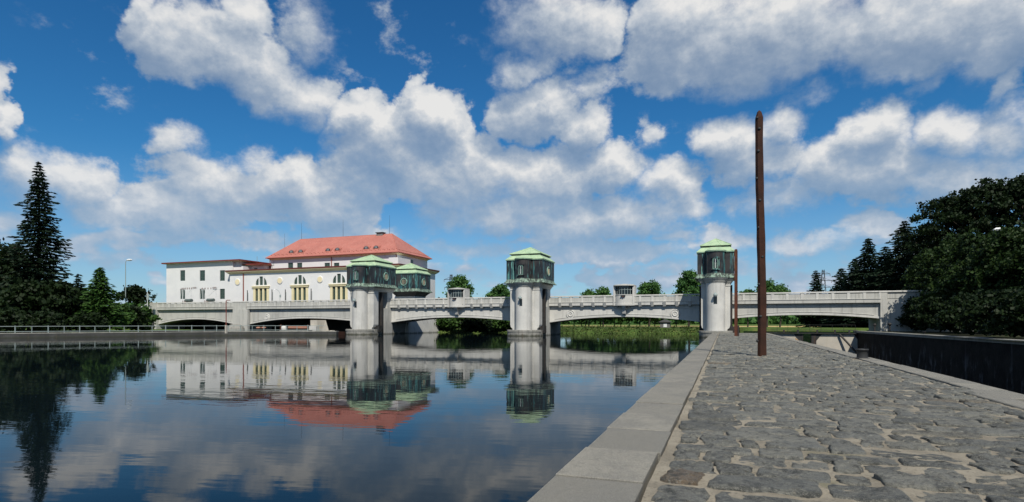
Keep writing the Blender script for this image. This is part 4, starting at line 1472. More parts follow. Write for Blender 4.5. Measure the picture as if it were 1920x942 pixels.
def slab_roof(x0, x1, y0, y1, z, parent, name='roof'):
    m = MB(); m.loft([([(x0 + .1, y0 + .1), (x1 - .1, y0 + .1), (x1 - .1, y1 - .1), (x0 + .1, y1 - .1)], z), ([(x0 + .1, y0 + .1), (x1 - .1, y0 + .1), (x1 - .1, y1 - .1), (x0 + .1, y1 - .1)], z + .10)]); m.build('soffit', M['cream'], parent)
    m = MB(); m.loft([([(x0 - .06, y0 - .06), (x1 + .06, y0 - .06), (x1 + .06, y1 + .06), (x0 - .06, y1 + .06)], z + .08), ([(x0 - .06, y0 - .06), (x1 + .06, y0 - .06), (x1 + .06, y1 + .06), (x0 - .06, y1 + .06)], z + .36), ([(x0 + 1, y0 + 1), (x1 - 1, y0 + 1), (x1 - 1, y1 - 1), (x0 + 1, y1 - 1)], z + .46)]); m.build(name, M['roof_edge'], parent)
slab_roof(ox0 - .75, Xat(449, OY - .9), OY - .9, 134.5, oz1, wing)
m = MB(); m.box(ox1 + .0, Xat(447, OY) - .3, OY + .6, 134, 15.9, oz1); m.build('return_wall', M['plaster'], wing)
# lower linking roof between wing and tall block
m = MB(); m.box(Xat(430, 122), Xat(495, 122), 122.0, 133, 15.6, 17.75); m.build('link_wall', M['plaster'], wing)
slab_roof(Xat(421, 120.6), Xat(492, 120.6), 120.6, 133, 17.72, wing, 'link_roof')
m = MB(); m.box(Xat(436, 119.3), Xat(456, 119.3), 119.3, 122.0, 15.6, 17.35); m.build('link_parapet', M['plaster'], wing)
m = MB(); m.box(Xat(477, 122), Xat(482.5, 122), 121.96, 122.0, 16.7, 17.05); m.build('window', M['window'], wing)
x = Xat(482, 128)
m = MB(); m.path([(x, 128, 18.2), (x, 128, 21.0)], .06); m.path([(x + .5, 128, 18.2), (x + .5, 128, 19.6)], .10); m.build('roof_aerial', M['grey_steel'], wing)
x = Xat(533.7, 128)
m = MB(); m.tube((x, 128, 16.0), (x, 128, 27.0), .05, .02, n=5)
m.build('aerial_mast', M['dark_steel'], wing)

# ------------------------------------------------------------------ switchyard: transformers, bus bars, lamps
def transformer(px, label):
    Yt = 112.5
    X = Xat(px, Yt); z0 = 5.75
    t_ = thing('transformer', (X, Yt, z0), label, 'transformer', 'transformers in the switchyard')
    m = MB(); m.box(X - 1.5, X + 1.5, Yt - .9, Yt + .9, z0, z0 + 1.45, .08); m.build('tank', M['transformer'], t_)
    for k in range(9):
        m = MB(); xx = X - 1.3 + k * .325; m.box(xx - .05, xx + .05, Yt - 1.3, Yt - .9, z0 + .1, z0 + 1.3); m.build('cooling_fin', M['transformer'], t_)
    m = MB(); m.tube((X - .9, Yt, z0 + 2.35), (X + 1.25, Yt, z0 + 2.35), .42, n=14); m.build('oil_drum', M['transformer'], t_)
    m = MB(); m.tube((X - .3, Yt, z0 + 1.4), (X - .3, Yt, z0 + 2.0), .08, n=6); m.tube((X + .8, Yt, z0 + 1.4), (X + .8, Yt, z0 + 2.0), .08, n=6); m.build('drum_support', M['grey_steel'], t_)
    for k in range(3):
        m = MB(); xx = X - 1.6 - .0 + k * .5
        m.lathe((xx, Yt - .3, z0 + 1.4), [(.10, 0), (.16, .12), (.08, .2), (.15, .35), (.08, .45), (.13, .6), (.05, .7), (.03, 1.0)], 10); m.build('bushing', M['porcelain'], t_)
    return t_
transformer(353, 'grey transformer with oil drum nearer the left edge of the white wing')
transformer(394, 'grey transformer with oil drum nearer the cream windowed power station')


def busbar(pxa, pxb, label, sign_at):
    Yt = 114.0
    xa, xb = Xat(pxa, Yt), Xat(pxb, Yt)
    z0 = 5.75
    zt = Zat(543.5, xa, Yt)
    g = thing('busbar_frame', ((xa + xb) / 2, Yt, z0), label, 'busbar frame', 'steel bus bar frames')
    for x in (xa + .1 * (xb - xa), xb - .18 * (xb - xa)):
        m = MB(); m.box(x - .05, x + .05, Yt - .05, Yt + .05, z0, zt); m.build('post', M['white_paint'], g)
    m = MB(); m.box(xa, xb, Yt - .07, Yt + .07, zt - .10, zt + .02); m.build('beam', M['white_paint'], g)
    m = MB(); m.tube((xb - .2 * (xb - xa), Yt, zt - .1), (xb - .55 * (xb - xa), Yt, zt - 1.6), .04, n=5); m.build('brace', M['white_paint'], g)
    for k in range(6):
        x = xa + (xb - xa) * (k + .4) / 6.2
        m = MB(); m.lathe((x, Yt, zt + .02), [(.07, 0), (.12, .08), (.06, .15), (.12, .24), (.06, .3), (.10, .4), (.04, .5)], 8); m.build('insulator', M['porcelain'], g)
    for k in range(5):
        x = xa + (xb - xa) * (k + .2) / 4.6
        m = MB(); m.tube((x, Yt - .1, zt - .1), (x + .25, Yt - .9, z0 + 1.7), .025, n=4); m.build('cable', M['white_paint'], g)
    xs_ = Xat(sign_at, Yt)
    m = MB(); m.box(xs_ - .75, xs_ + .75, Yt - .3, Yt - .1, zt + .10, zt + .62); sb = m.build('fuse_box', M['white_paint'], g)
    for k in range(3):
        for z in (zt + .2, zt + .44):
            m = MB(); m.box(xs_ - .66 + k * .47, xs_ - .30 + k * .47, Yt - .33, Yt - .29, z, z + .13); m.build('fuse', M['porcelain'], sb)
busbar(340, 362, 'pale steel bus bar frame at the left, nearer the wing\'s outer corner', 366.5)
busbar(377, 411, 'pale steel bus bar frame at the right, with the longer row of insulators', 404)
for k, px in enumerate((462.5, 504, 509.5, 536, 584.5)):
    Yt = 114.5
    x = Xat(px, Yt)
# dark upright poles before the hall and the curved lamp
def pole_pair(px, ytop, label):
    Yt = 115.0
    x = Xat(px, Yt)
    t_ = thing('steel_post', (x, Yt, 5.75), label, 'post', 'dark steel posts before the hall')
    m = MB(); m.tube((x, Yt, 5.75), (x, Yt, Zat(ytop, x, Yt)), .12, .10, n=8); m.build('shaft', M['dark_steel'], t_)
    m = MB(); m.tube((x + .26, Yt, 5.75), (x + .26, Yt, Zat(ytop + 5, x, Yt)), .05, n=6); m.build('side_pipe', M['grey_steel'], t_)
pole_pair(463.8, 544.5, 'dark post in front of the hall, left of its first tall window')
pole_pair(510, 543, 'dark post in front of the hall, right of its first tall window')
pole_pair(535, 543, 'dark post in front of the hall, left of its second tall window')
pole_pair(583.3, 541.5, 'dark post in front of the hall, right of its second tall window')
Yt = 110.2
x = Xat(524.5, Yt)
lp = thing('lamp', (x, Yt, 5.75), 'swan neck lamp on the bridge before the white hall', 'lamp')
ztp = Zat(543, x, Yt)
pts = [(x, Yt, 5.75), (x + .1, Yt, ztp - 1.2), (x - .15, Yt, ztp - .5), (x - .7, Yt, ztp - .1), (x - 1.3, Yt, ztp + .1)]
m = MB(); m.path(pts, .045); m.build('neck', M['grey_steel'], lp)
m = MB(); m.lathe((x - 1.45, Yt, ztp - .05), [(.25, 0), (.22, .12), (.08, .2)], 12); m.build('lamp_head', M['white_paint'], lp)
m = MB(); m.box(x - .02, x + .32, Yt - .08, Yt + .08, ztp - 1.9, ztp - 1.3); m.build('control_box', M['grey_steel'], lp)

# dark inlet under the left spans, with a concrete block, floating boom and orange guard
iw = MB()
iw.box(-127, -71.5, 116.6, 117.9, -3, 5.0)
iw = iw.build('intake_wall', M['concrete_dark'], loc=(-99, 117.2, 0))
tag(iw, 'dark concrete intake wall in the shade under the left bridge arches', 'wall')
bx_ = Xat(593, 96)
bl = thing('concrete_pier_block', (bx_, 96, 0), 'small pale concrete block with sloped side under the second arch', 'concrete block')
xa, xb, xc = Xat(582, 95), Xat(597, 95), Xat(606, 95)
m = MB(); m.loft([([(xa, 95), (xb, 95), (xc, 97.5), (xa, 98.5)], -1), ([(xa, 95), (xb - .3, 95), (xb + .2, 97), (xa, 98.5)], Zat(600.5, xa, 95))]); m.build('block', M['gatepanel'], bl)
m = MB(); m.box(Xat(577, 94.6), xb - .2, 94.55, 95, -1, Zat(612, xb, 95)); m.build('footing', M['concrete_light'], bl)
bm = thing('timber_boom', (Xat(548, 92), 92, .6), 'faded orange boom lying behind the railing under the bridge', 'boom')
Yb = 92.0
xa, xb = Xat(526, Yb), Xat(578, Yb)
z0, z1 = Zat(619, xa, Yb), Zat(613, xa, Yb)
m = MB(); m.box(Xat(540, Yb), Xat(575, Yb), Yb, Yb + .5, z1 - .3, z1 + .1, .05); m.build('beam', M['orange'], bm)
m = MB(); m.lathe((Xat(531, Yb), Yb + .3, z0 - .1), [(.50, 0), (.62, .3), (.55, .8), (.35, .9)], 12); m.build('drum', M['concrete_light'], bm)
m = MB(); m.box(Xat(525, Yb), Xat(526.2, Yb), Yb, Yb + .3, z0 - .3, z1 + .5); m.build('upright', M['rust'], bm)
m = MB(); m.box(Xat(576, Yb), Xat(577.4, Yb), Yb, Yb + .3, z0 - .3, z1 + .4); m.build('upright', M['rust'], bm)
m = MB(); m.box(xa, xb, Yb - .3, Yb + 1.2, -1, z0); m.build('footing', M['concrete_wet'], bm)
for k, (px, lab) in enumerate(((484.5, 'left of two small orange floats in the dark water under the bridge'), (494.5, 'right of two small orange floats in the dark water under the bridge'))):
    X = Xat(px, 97)
    m = MB(); m.lathe((X, 97, Zat(617, X, 97)), [(.1, 0), (.42, .06), (.5, .22), (.42, .38), (.1, .45)], 14)
    tag(m.build('orange_float', M['orange'], loc=(X, 97, .3)), lab, 'float', 'orange floats')
sl_ = thing('slipway_edge', (Xat(625, 90), 90, 0), 'low brown stone edge between railing end and left tower', 'ledge')
m = MB(); m.box(Xat(613, 90), Xat(641, 90), 88.6, 91, -1, .62); m.build('block', M['wood'], sl_)
m = MB(); m.box(Xat(628, 90), Xat(633, 90), 88.3, 89.2, .62, .86, .05); m.build('loose_stone', M['gatepanel'], sl_)
m = MB(); m.box(Xat(611, 90), Xat(642, 90), 88.2, 88.6, -1, .28); m.build('step', M['concrete_wet'], sl_)

# ------------------------------------------------------------------ posts and bollards on the quay
def timber(px, py, ytop, w0, label, mat, square=True):
    D = (CAM_Z - QZ) * F_PX / (py - HY)
    X, Y = at(px, D)
    h = CAM_Z + (HY - ytop) * D / F_PX - QZ
    wd = w0 * D / F_PX
    t_ = thing('mooring_post', (X, Y, QZ), label, 'mooring post', 'tall posts standing on the quay')
    return t_, X, Y, h, wd
t_, X, Y, h, wd = timber(1428, 667.5, 206, 15.5, 'very tall dark brown timber post with pointed top, nearer the camera', M['wood'])
m = MB()
rings = []
for k in range(25):
    u = k / 24
    r_ = wd / 2 * (1.06 - .13 * u) * (1 + .035 * math.sin(k * 2.3) * .6)
    ox, oy = .035 * math.sin(u * 5.0 + .4) - .08 * u, .02 * math.cos(u * 7)
    rings.append(([(X + ox + r_ * math.cos(R(22.5 + 45 * i)) * (1 + .05 * math.sin(i * 3 + k)), Y + oy + r_ * math.sin(R(22.5 + 45 * i))) for i in range(8)], QZ - .15 + (h - .22) * u))
top = rings[-1][0]
cxp, cyp = sum(p[0] for p in top) / 8, sum(p[1] for p in top) / 8
rings.append(([(cxp + (p[0] - cxp) * .55, cyp + (p[1] - cyp) * .55) for p in top], QZ + h - .10))
m.loft(rings, tip=(cxp, cyp, QZ + h))
m.build('timber', M['wood'], t_)
for k, (u, a) in enumerate(((.06, 200), (.16, 250), (.29, 230), (.40, 280), (.52, 240), (.63, 265), (.72, 225), (.83, 255), (.92, 270), (.965, 240))):
    r_ = wd / 2 * (1.03 - .13 * u)
    ox = .035 * math.sin(u * 5.0 + .4) - .08 * u
    m = MB(); c = (X + ox + r_ * math.cos(R(a)), Y + r_ * math.sin(R(a)), QZ + h * u)
    m.lathe((c[0], c[1] + .03, c[2]), [(.075, 0), (.06, .045), (.02, .06)], 10, '-Y'); m.build('bolt', M['dark_steel'], t_)
t_, X, Y, h, wd = timber(1380, 630.5, 467, 5.0, 'thinner rusty steel post beside the narrow tower, farther down the quay', M['rust'])
m = MB(); m.loft([([(X - wd / 2, Y - wd / 2), (X + wd / 2, Y - wd / 2), (X + wd / 2, Y + wd / 2), (X - wd / 2, Y + wd / 2)], QZ - .1), ([(X - wd / 2, Y - wd / 2), (X + wd / 2, Y - wd / 2), (X + wd / 2, Y + wd / 2), (X - wd / 2, Y + wd / 2)], QZ + h - .1)], tip=(X, Y, QZ + h)); m.build('shaft', M['rust'], t_)
for s_ in (-1, 1):
    m = MB(); m.box(X + s_ * wd * .5 - .02, X + s_ * wd * .5 + .02, Y - wd * .75, Y + wd * .75, QZ, QZ + h - .25); m.build('flange', M['rust'], t_)
m = MB(); m.box(X + wd * .4, X + wd * 1.15, Y - .1, Y + .15, QZ, QZ + 1.25); m.build('cleat', M['dark_steel'], t_)

# large bollard on the lock kerb
D = (CAM_Z - QZ) * F_PX / (672.5 - HY)
X, Y = at(1616.5, D)
sc = D / F_PX
b = thing('bollard', (X, Y, QZ), 'squat black cast iron bollard on the lock kerb', 'bollard')
m = MB(); m.lathe((X, Y, QZ), [(12.2 * sc, 0), (12.2 * sc, 1.2 * sc), (10.2 * sc, 1.8 * sc)], 28); m.build('base_plate', M['dark_steel'], b)
m = MB(); m.lathe((X, Y, QZ + 1.6 * sc), [(9.3 * sc, 0), (8.9 * sc, 2 * sc), (8.8 * sc, 12.4 * sc), (9.8 * sc, 13.6 * sc)], 28); m.build('drum', M['dark_steel'], b)
m = MB(); m.lathe((X, Y, QZ + 15.0 * sc), [(9.8 * sc, 0), (10.9 * sc, .5 * sc), (11.0 * sc, 2.0 * sc), (10.3 * sc, 2.9 * sc), (8.6 * sc, 3.1 * sc), (8.2 * sc, 2.6 * sc)], 28); m.build('rim', M['dark_steel'], b)
m = MB(); m.lathe((X, Y, QZ + 17.3 * sc), [(8.1 * sc, 0), (5 * sc, .35 * sc), (.2 * sc, .5 * sc)], 24); m.build('cap', M['grey_steel'], b)

def small_bollard(px, py, ytop, rpx, label, mush=True):
    zg = 1.06
    D = (CAM_Z - zg) * F_PX / (py - HY) if py - HY > 14 else 82
    X, Y = at(px, D)
    sc = D / F_PX
    h = (py - ytop) * sc
    b = thing('bollard', (X, Y, zg), label, 'bollard', 'small bollards along the right bank')
    m = MB(); m.lathe((X, Y, zg - .05), [(rpx * .55 * sc, 0), (rpx * .45 * sc, h * .3), (rpx * .42 * sc, h * .75)], 14); m.build('stem', M['dark_steel'], b)
    m = MB(); m.lathe((X, Y, zg - .05 + h * .72), [(rpx * .6 * sc, 0), (rpx * sc, h * .10), (rpx * sc, h * .22), (rpx * .5 * sc, h * .33)], 16); m.build('head', M['dark_steel'], b)
small_bollard(1668, 621.5, 605.5, 3.4, 'mushroom headed black bollard before the bridge abutment wall')
small_bollard(1640, 621.8, 607, 2.6, 'thin dark bollard under the right end of the bridge')
small_bollard(1733, 625.5, 621.5, 3.2, 'low dark bollard beside the shrubs on the lock edge')

# ------------------------------------------------------------------ lamps, poles, sign on the left
def street_lamp(px, ybase, ytop, D, zg, label, s_=1.0, mat='grey_steel', armlen=.9):
    X, Y = at(px, D)
    zt = CAM_Z + (HY - ytop) * D / F_PX
    t_ = thing('street_lamp', (X, Y, zg), label, 'street lamp')
    m = MB(); m.tube((X, Y, zg), (X, Y, zg + .9), .16, .13, n=10); m.build('base', M['white_paint'] if mat == 'grey_steel' else M[mat], t_)
    m = MB(); m.tube((X, Y, zg + .8), (X, Y, zt - .5), .10, .075, n=10)
    m.path([(X, Y, zt - .55), (X + .12 * s_, Y, zt - .15), (X + .45 * s_, Y, zt + .05), (X + armlen * s_, Y, zt + .10)], .055); m.build('pole', M[mat], t_)
    m = MB(); c = (X + (armlen + .45) * s_, Y, zt + .06)
    m.loft([([(c[0] - .75, c[1] - .20), (c[0] + .55, c[1] - .20), (c[0] + .55, c[1] + .20), (c[0] - .75, c[1] + .20)], c[2] - .10), ([(c[0] - .80, c[1] - .26), (c[0] + .62, c[1] - .26), (c[0] + .62, c[1] + .26), (c[0] - .80, c[1] + .26)], c[2] + .06), ([(c[0] - .5, c[1] - .12), (c[0] + .4, c[1] - .12), (c[0] + .4, c[1] + .12), (c[0] - .5, c[1] + .12)], c[2] + .28)]); hd = m.build('lamp_head', M['white_paint'], t_)
    m = MB(); m.box(c[0] - .5, c[0] + .45, c[1] - .15, c[1] + .15, c[2] - .17, c[2] - .10); m.build('lens', M['grey_steel'], hd)
    return t_
street_lamp(235.5, 571, 489, 137, 5.8, 'tall grey street lamp with white head at the left bridge approach')
street_lamp(1893, 470, 431, 78, 1.0, 'street lamp with red arm poking out of the dark trees', -1.0, 'red_paint', .55)
D = 137; X, Y = at(276.5, D)
sg = thing('notice_board', (X, Y, 5.8), 'thin white sign post with slanted handrail beside the bridge end', 'sign')
m = MB(); m.tube((X, Y, 5.0), (X, Y, Zat(548, X, Y)), .07, n=6); m.build('post', M['white_paint'], sg)
m = MB(); m.box(X - .30, X + .55, Y - .05, Y + .02, Zat(562, X, Y), Zat(551, X, Y)); m.build('board', M['grey_steel'], sg)
m = MB(); m.tube((X, Y, Zat(570, X, Y)), (X - 2.0, Y - 1.6, Zat(582, X, Y)), .07, n=6); m.build('handrail', M['white_paint'], sg)
# thin red pole with a short arm standing on the promenade before the pier
D = 98.0; X, Y = at(424, D)
rp = thing('red_pole', (X, Y, .7), 'thin dull red pole with short arm before the bridge pier', 'pole')
zt = Zat(565, X, Y)
m = MB(); m.tube((X, Y, .5), (X, Y, zt), .075, n=8); m.build('shaft', M['red_paint'], rp)
m = MB(); m.path([(X, Y, zt), (X + .15, Y, zt + .15), (X + .9, Y, zt + .15)], .06); m.build('arm', M['red_paint'], rp)
m = MB(); m.box(X - .14, X + .14, Y - .14, Y + .14, .5, 1.9); m.build('sleeve', M['gatepanel'], rp)

# rubble wall beside the left bridge end: stones one by one in its visible face
xa, xb = Xat(262, 101.5), Xat(284, 101.5)
rw = thing('rubble_wall', ((xa + xb) / 2, 102, .7), 'rough grey rubble wall between left trees and bridge end', 'wall')
m = MB(); m.loft([([(xa - 2, 100.3), (xb + 1, 101.0), (xb + 1, 103.6), (xa - 2, 103.6)], 0), ([(xa + 1.2, 101.6), (xb + 1, 101.6), (xb + 1, 103.6), (xa + 1.2, 103.6)], 6.0)]); m.build('core', M['concrete_dark'], rw)
for i in range(15):
    for j in range(7):
        u = (i + rng.uniform(.2, .8)) / 15; v = (j + rng.uniform(.2, .8)) / 7
        X = xa - 1.6 + (xb + 2.4 - xa) * u + 2.2 * v * (1 - u); Y = 100.5 + .5 * u + (1.2 - .6 * u) * v - .05; Z = .5 + 5.3 * v
        s_ = rng.uniform(.24, .46)
        m = MB(); k = 6
        a0 = rng.uniform(0, 1)
        oo = lambda f: [(X + s_ * f * math.cos(6.283 * q / k + a0) * rng.uniform(.8, 1.2), Y + s_ * f * .6 * math.sin(6.283 * q / k + a0)) for q in range(k)]
        m.loft([(oo(.6), Z - s_ * .6), (oo(1.0), Z - s_ * .15), (oo(.95), Z + s_ * .25), (oo(.5), Z + s_ * .6)]); m.build('rubble_stone', M['rubble'], rw)

# hut on the far bank
D = 123.5; X, Y = at(1247.5, D)
zg = 1.0
ht = thing('hut', (X, Y, zg), 'tiny stone hut with low pyramid roof on the far grassy bank', 'hut')
hw = 1.0
m = MB(); m.box(X - hw, X + hw, Y - hw, Y + hw, zg - .6, zg + 1.35); m.build('wall', M['rubble'], ht)
m = MB(); m.loft([([(X - 1.3, Y - 1.3), (X + 1.3, Y - 1.3), (X + 1.3, Y + 1.3), (X - 1.3, Y + 1.3)], zg + 1.35), ([(X - 1.3, Y - 1.3), (X + 1.3, Y - 1.3), (X + 1.3, Y + 1.3), (X - 1.3, Y + 1.3)], zg + 1.47)], tip=(X, Y, zg + 2.1)); m.build('roof', M['concrete_dark'], ht)
m = MB(); m.box(X - .28, X + .42, Y - hw - .04, Y - hw + .02, zg + .35, zg + 1.1); m.build('notice', M['white_paint'], ht)

# lattice pylons behind
def pylon_mast(px, ytop, D, label, arms):
    X, Y = at(px, D)
    zt = CAM_Z + (HY - ytop) * D / F_PX
    t_ = thing('electricity_pylon', (X, Y, 1.0), label, 'pylon', 'lattice pylons behind the trees')
    n = 9
    def half(u): return 1.5 * (1 - u) + .28 * u
    m = MB()
    for a in (-1, 1):
        for c in (-1, 1):
            m.tube((X + a * half(0), Y + c * half(0), 1.0), (X + a * half(1), Y + c * half(1), zt), .10, .07, n=4)
    m.build('leg_frame', M['dark_steel'], t_)
    m = MB()
    for k in range(n):
        u0, u1 = k / n, (k + 1) / n
        z0, z1 = 1 + (zt - 1) * u0, 1 + (zt - 1) * u1
        s0 = 1 if k % 2 else -1
        for c in (-1, 1):
            m.tube((X - s0 * half(u0), Y + c * half(u0), z0), (X + s0 * half(u1), Y + c * half(u1), z1), .05, n=4)
            m.tube((X + s0 * half(u0), Y + c * half(u0), z0), (X - s0 * half(u1), Y + c * half(u1), z1), .05, n=4)
    m.build('lattice', M['dark_steel'], t_)
    for (dz, l, r_) in arms:
        m = MB(); m.tube((X - l, Y, zt - dz), (X + r_, Y, zt - dz), .09, n=5); m.tube((X - l, Y, zt - dz), (X, Y, zt - dz + .9), .05, n=4); m.tube((X + r_, Y, zt - dz), (X, Y, zt - dz + .9), .05, n=4); m.build('cross_arm', M['dark_steel'], t_)
        for x_ in (X - l, X + r_):
            m = MB(); m.tube((x_, Y, zt - dz), (x_, Y, zt - dz - .8), .07, n=5); m.build('insulator', M['porcelain'], t_)
pylon_mast(846, 515, 190, 'lattice pylon half hidden by the round tree behind the bridge', [(1.6, 2.6, 2.6), (4.2, 2.4, 2.4)])
pylon_mast(1543.5, 506, 190, 'lattice pylon rising beside the dark spruce behind the right span', [(1.4, 2.0, 2.0), (3.6, 2.4, 2.4), (5.8, 2.2, 2.2)])

# ------------------------------------------------------------------ trees and plants
def quads(c, size, rg, flatten=1.0, aspect=1.0):
    """Leaf clumps: one small randomly turned quad per centre."""
    n = len(c)
    u = rg.normal(size=(n, 3)); u[:, 2] *= flatten; u /= np.linalg.norm(u, axis=1, keepdims=True)
    v = rg.normal(size=(n, 3)); v -= (v * u).sum(1, keepdims=True) * u; v /= np.linalg.norm(v, axis=1, keepdims=True)
    s = (size * rg.uniform(.6, 1.35, n))[:, None]
    u = u * s * aspect; v = v * s
    V = np.stack([c - u - v * .35, c + u * .25 - v, c + u + v * .4, c - u * .2 + v], 1).reshape(-1, 3)
    return V, np.arange(4 * n).reshape(n, 4)


def trunk_mesh(X, Y, z0, h, r, rg, limbs, parent):
    m = MB()
    pts = [Vector((X, Y, z0 - .3))]
    k = 5
    for i in range(1, k + 1):
        pts.append(Vector((X + rg.normal(0, .03) * h * .3, Y + rg.normal(0, .03) * h * .3, z0 + h * .8 * i / k)))
    for i in range(k):
        m.tube(pts[i], pts[i + 1], r * (1 - .8 * i / k), r * (1 - .8 * (i + 1) / k), n=7)
    for (tip, f) in limbs:
        b = pts[max(1, min(k - 1, int(f * k)))]
        midp = b.lerp(tip, .5) + Vector((0, 0, h * .03))
        m.tube(b, midp, r * .36, r * .22, n=5); m.tube(midp, tip, r * .22, r * .07, n=5)
    m.build('trunk', M['bark'], parent)


def broadleaf(X, Y, zg, h, wd, label, mat='leaf', seed=0, crown0=.22, n=5000, leaf=.30, lobes=9, squash=1.0, group=None, name='tree', cat='tree', trunk=True, gap=.28, open_=False):
    rg = np.random.default_rng(seed + 100)
    t_ = thing(name, (X, Y, zg), label, cat, group)
    zc0 = zg + h * crown0
    ch = h - h * crown0
    C = []
    for k in range(lobes):
        u = (k + .5) / lobes
        zz = zc0 + ch * (.12 + .76 * u)
        prof_ = math.sin(math.pi * min(1, .18 + .80 * u)) ** .7
        a = k * 2.4 + rg.uniform(-.5, .5)
        rr = wd / 2 * prof_ * rg.uniform(.30, .66)
        q = (.11, .17, .06, .10) if open_ else (.17, .27, .13, .20)
        C.append((X + rr * math.cos(a) * (1.25 if open_ else 1), Y + rr * math.sin(a) * (1.25 if open_ else 1), zz, wd * rg.uniform(q[0], q[1]), ch * rg.uniform(q[2], q[3])))
    if not open_:
        C.append((X, Y, zc0 + ch * .55, wd * .34, ch * .40))
    C.append((X + wd * .04, Y, zg + h - ch * .16, wd * .18, ch * .15))
    vol = np.array([c[3] ** 2 * c[4] for c in C]); vol = vol ** .8; vol /= vol.sum()
    P = []
    for c, f in zip(C, vol):
        nc = max(14, int(n * f / 26))
        d_ = rg.normal(size=(nc, 3)); d_ /= np.linalg.norm(d_, axis=1, keepdims=True)
        d_[:, 2] = np.where(d_[:, 2] < -.5, -d_[:, 2] * .5, d_[:, 2])
        rad = rg.uniform(.55, 1.08, nc)[:, None]
        cc = np.array(c[:3]) + d_ * rad * np.array([c[3], c[3], c[4]]) * np.array([1, 1, squash])
        keep = rg.random(nc) > gap * .5
        for q in cc[keep]:
            P.append(q + rg.normal(size=(26, 3)) * np.array([1, 1, .6]) * leaf * 2.0)
    P = np.concatenate(P)
    P = P[P[:, 2] > zg + .05]
    V, Fq = quads(P, leaf, rg, .8)
    mesh_np('crown', V, Fq, M[mat], t_)
    if trunk:
        trunk_mesh(X, Y, zg, h, max(.12, h * .022), rg, [(Vector(c[:3]), .45 + .4 * i / lobes) for i, c in enumerate(C[:lobes])], t_)
    return t_


def conifer(X, Y, zg, h, wd, label, mat='needle', seed=0, levels=30, per=10, spray=.42, start=.06, power=.8, droop=.18, rag=.3, group=None, dens=1.0, cat='spruce'):
    rg = np.random.default_rng(seed + 500)
    t_ = thing('spruce_tree', (X, Y, zg), label, cat, group)
    Vs, Fs, base = [], [], 0
    C, U, W_, L_ = [], [], [], []
    bm_ = MB()
    for l in range(levels):
        u = (l + .5) / levels
        z = zg + h * (start + (1 - start) * u)
        rmax = wd / 2 * (1 - u) ** power * (1 + .12 * math.sin(l * 1.7)) + .15
        nb = max(4, int(per * (1 - .5 * u)))
        for b in range(nb):
            a = 2 * math.pi * (b + rg.uniform(-.35, .35)) / nb + l * 1.1
            ln = rmax * rg.uniform(1 - rag, 1.08) * (1 + .22 * math.sin(2 * a + .45 * l + seed))
            dirv = np.array([math.cos(a), math.sin(a), 0])
            ns = max(3, int(ln / (spray * .75) * dens))
            for s in range(ns):
                f = (s + rg.uniform(0, 1)) / ns
                f = max(f, .12)
                dz = -droop * ln * f ** 1.3 + .10 * ln * max(0, f - .7) * 2
                side = rg.normal(0, .16 * ln * (1.05 - f) + .08)
                p = np.array([X, Y, z + dz + rg.normal(0, .08)]) + dirv * ln * f + np.array([-dirv[1], dirv[0], 0]) * side
                C.append(p)
                fw = dirv + np.array([-dirv[1], dirv[0], 0]) * (side * .6 + rg.normal(0, .35)); fw[2] = rg.normal(-.22, .16)
                U.append(fw / np.linalg.norm(fw))
            if ln > 1.0 and l % 2 == 0:
                bm_.tube((X, Y, z), (X + dirv[0] * ln * .85, Y + dirv[1] * ln * .85, z - droop * ln * .8), .035 + .01 * ln, .015, n=4, caps=False)
    C, U = np.array(C), np.array(U)
    n = len(C)
    rn = rg.normal(size=(n, 3)); rn[:, 2] *= .5
    S_ = rn - (rn * U).sum(1, keepdims=True) * U; S_ /= np.linalg.norm(S_, axis=1, keepdims=True)
    s = (spray * rg.uniform(.6, 1.3, n))[:, None]
    V = np.stack([C - U * s, C - S_ * s * .42, C + U * s * 1.1, C + S_ * s * .42], 1).reshape(-1, 3)
    # the leading shoot
    mesh_np('crown', V, np.arange(4 * n).reshape(n, 4), M[mat], t_)
    m = MB(); m.tube((X, Y, zg - .3), (X, Y, zg + h * 1.0), h * .014 + .06, .02, n=7); m.v += []
    m.build('trunk', M['bark'], t_)
    if bm_.v:
        tag(bm_.build('branches', M['bark'], t_), kind='stuff')
    return t_


def place(px, D):
    return at(px, D)


def hgt(y, D, zg):
    return CAM_Z + (HY - y) * D / F_PX - zg


# left bank
X, Y = place(73, 105)
conifer(X, Y, .7, hgt(303, 105, .7), 14.0, 'very tall dark spruce with layered branches at the far left', seed=1, levels=52, per=19, spray=.36, start=.06, power=.76, droop=.17, rag=.50, dens=2.2)
X, Y = place(147, 106)
conifer(X, Y, .7, hgt(514, 106, .7), 4.6, 'small dark spruce between the tall spruce and a pointed green one', seed=2, levels=26, per=12, spray=.38, power=.7, dens=2.0)
X, Y = place(187.5, 103)
conifer(X, Y, .7, hgt(502, 103, .7), 8.4, 'pointed bright green spruce standing alone beside the left bank lamp', 'needle_green', seed=3, levels=34, per=15, spray=.34, power=.75, droop=.08, rag=.2, dens=2.4)
for k, (px, D, yt, wd, lab, mt) in enumerate((
        (-45, 108, 440, 15, 'dense dark tree cut by the left frame edge', 'leaf_dark'),
        (14, 106, 462, 12, 'broad dark tree left of the very tall spruce', 'leaf_dark'),
        (52, 98, 532, 9, 'low dark tree in front of the very tall spruce', 'leaf_dark'),
        (104, 101, 530, 9.5, 'dark bushy tree at the foot of the very tall spruce, right side', 'leaf_dark'),
        (133, 108, 540, 7, 'dark bushy tree behind the small spruce on the left bank', 'leaf_dark'))):
    X, Y = place(px, D)
    broadleaf(X, Y, .7, hgt(yt, D, .7), wd, lab, mt, seed=k + 10, crown0=.02, n=5200, leaf=.34, lobes=10, group='dark trees along the left bank')
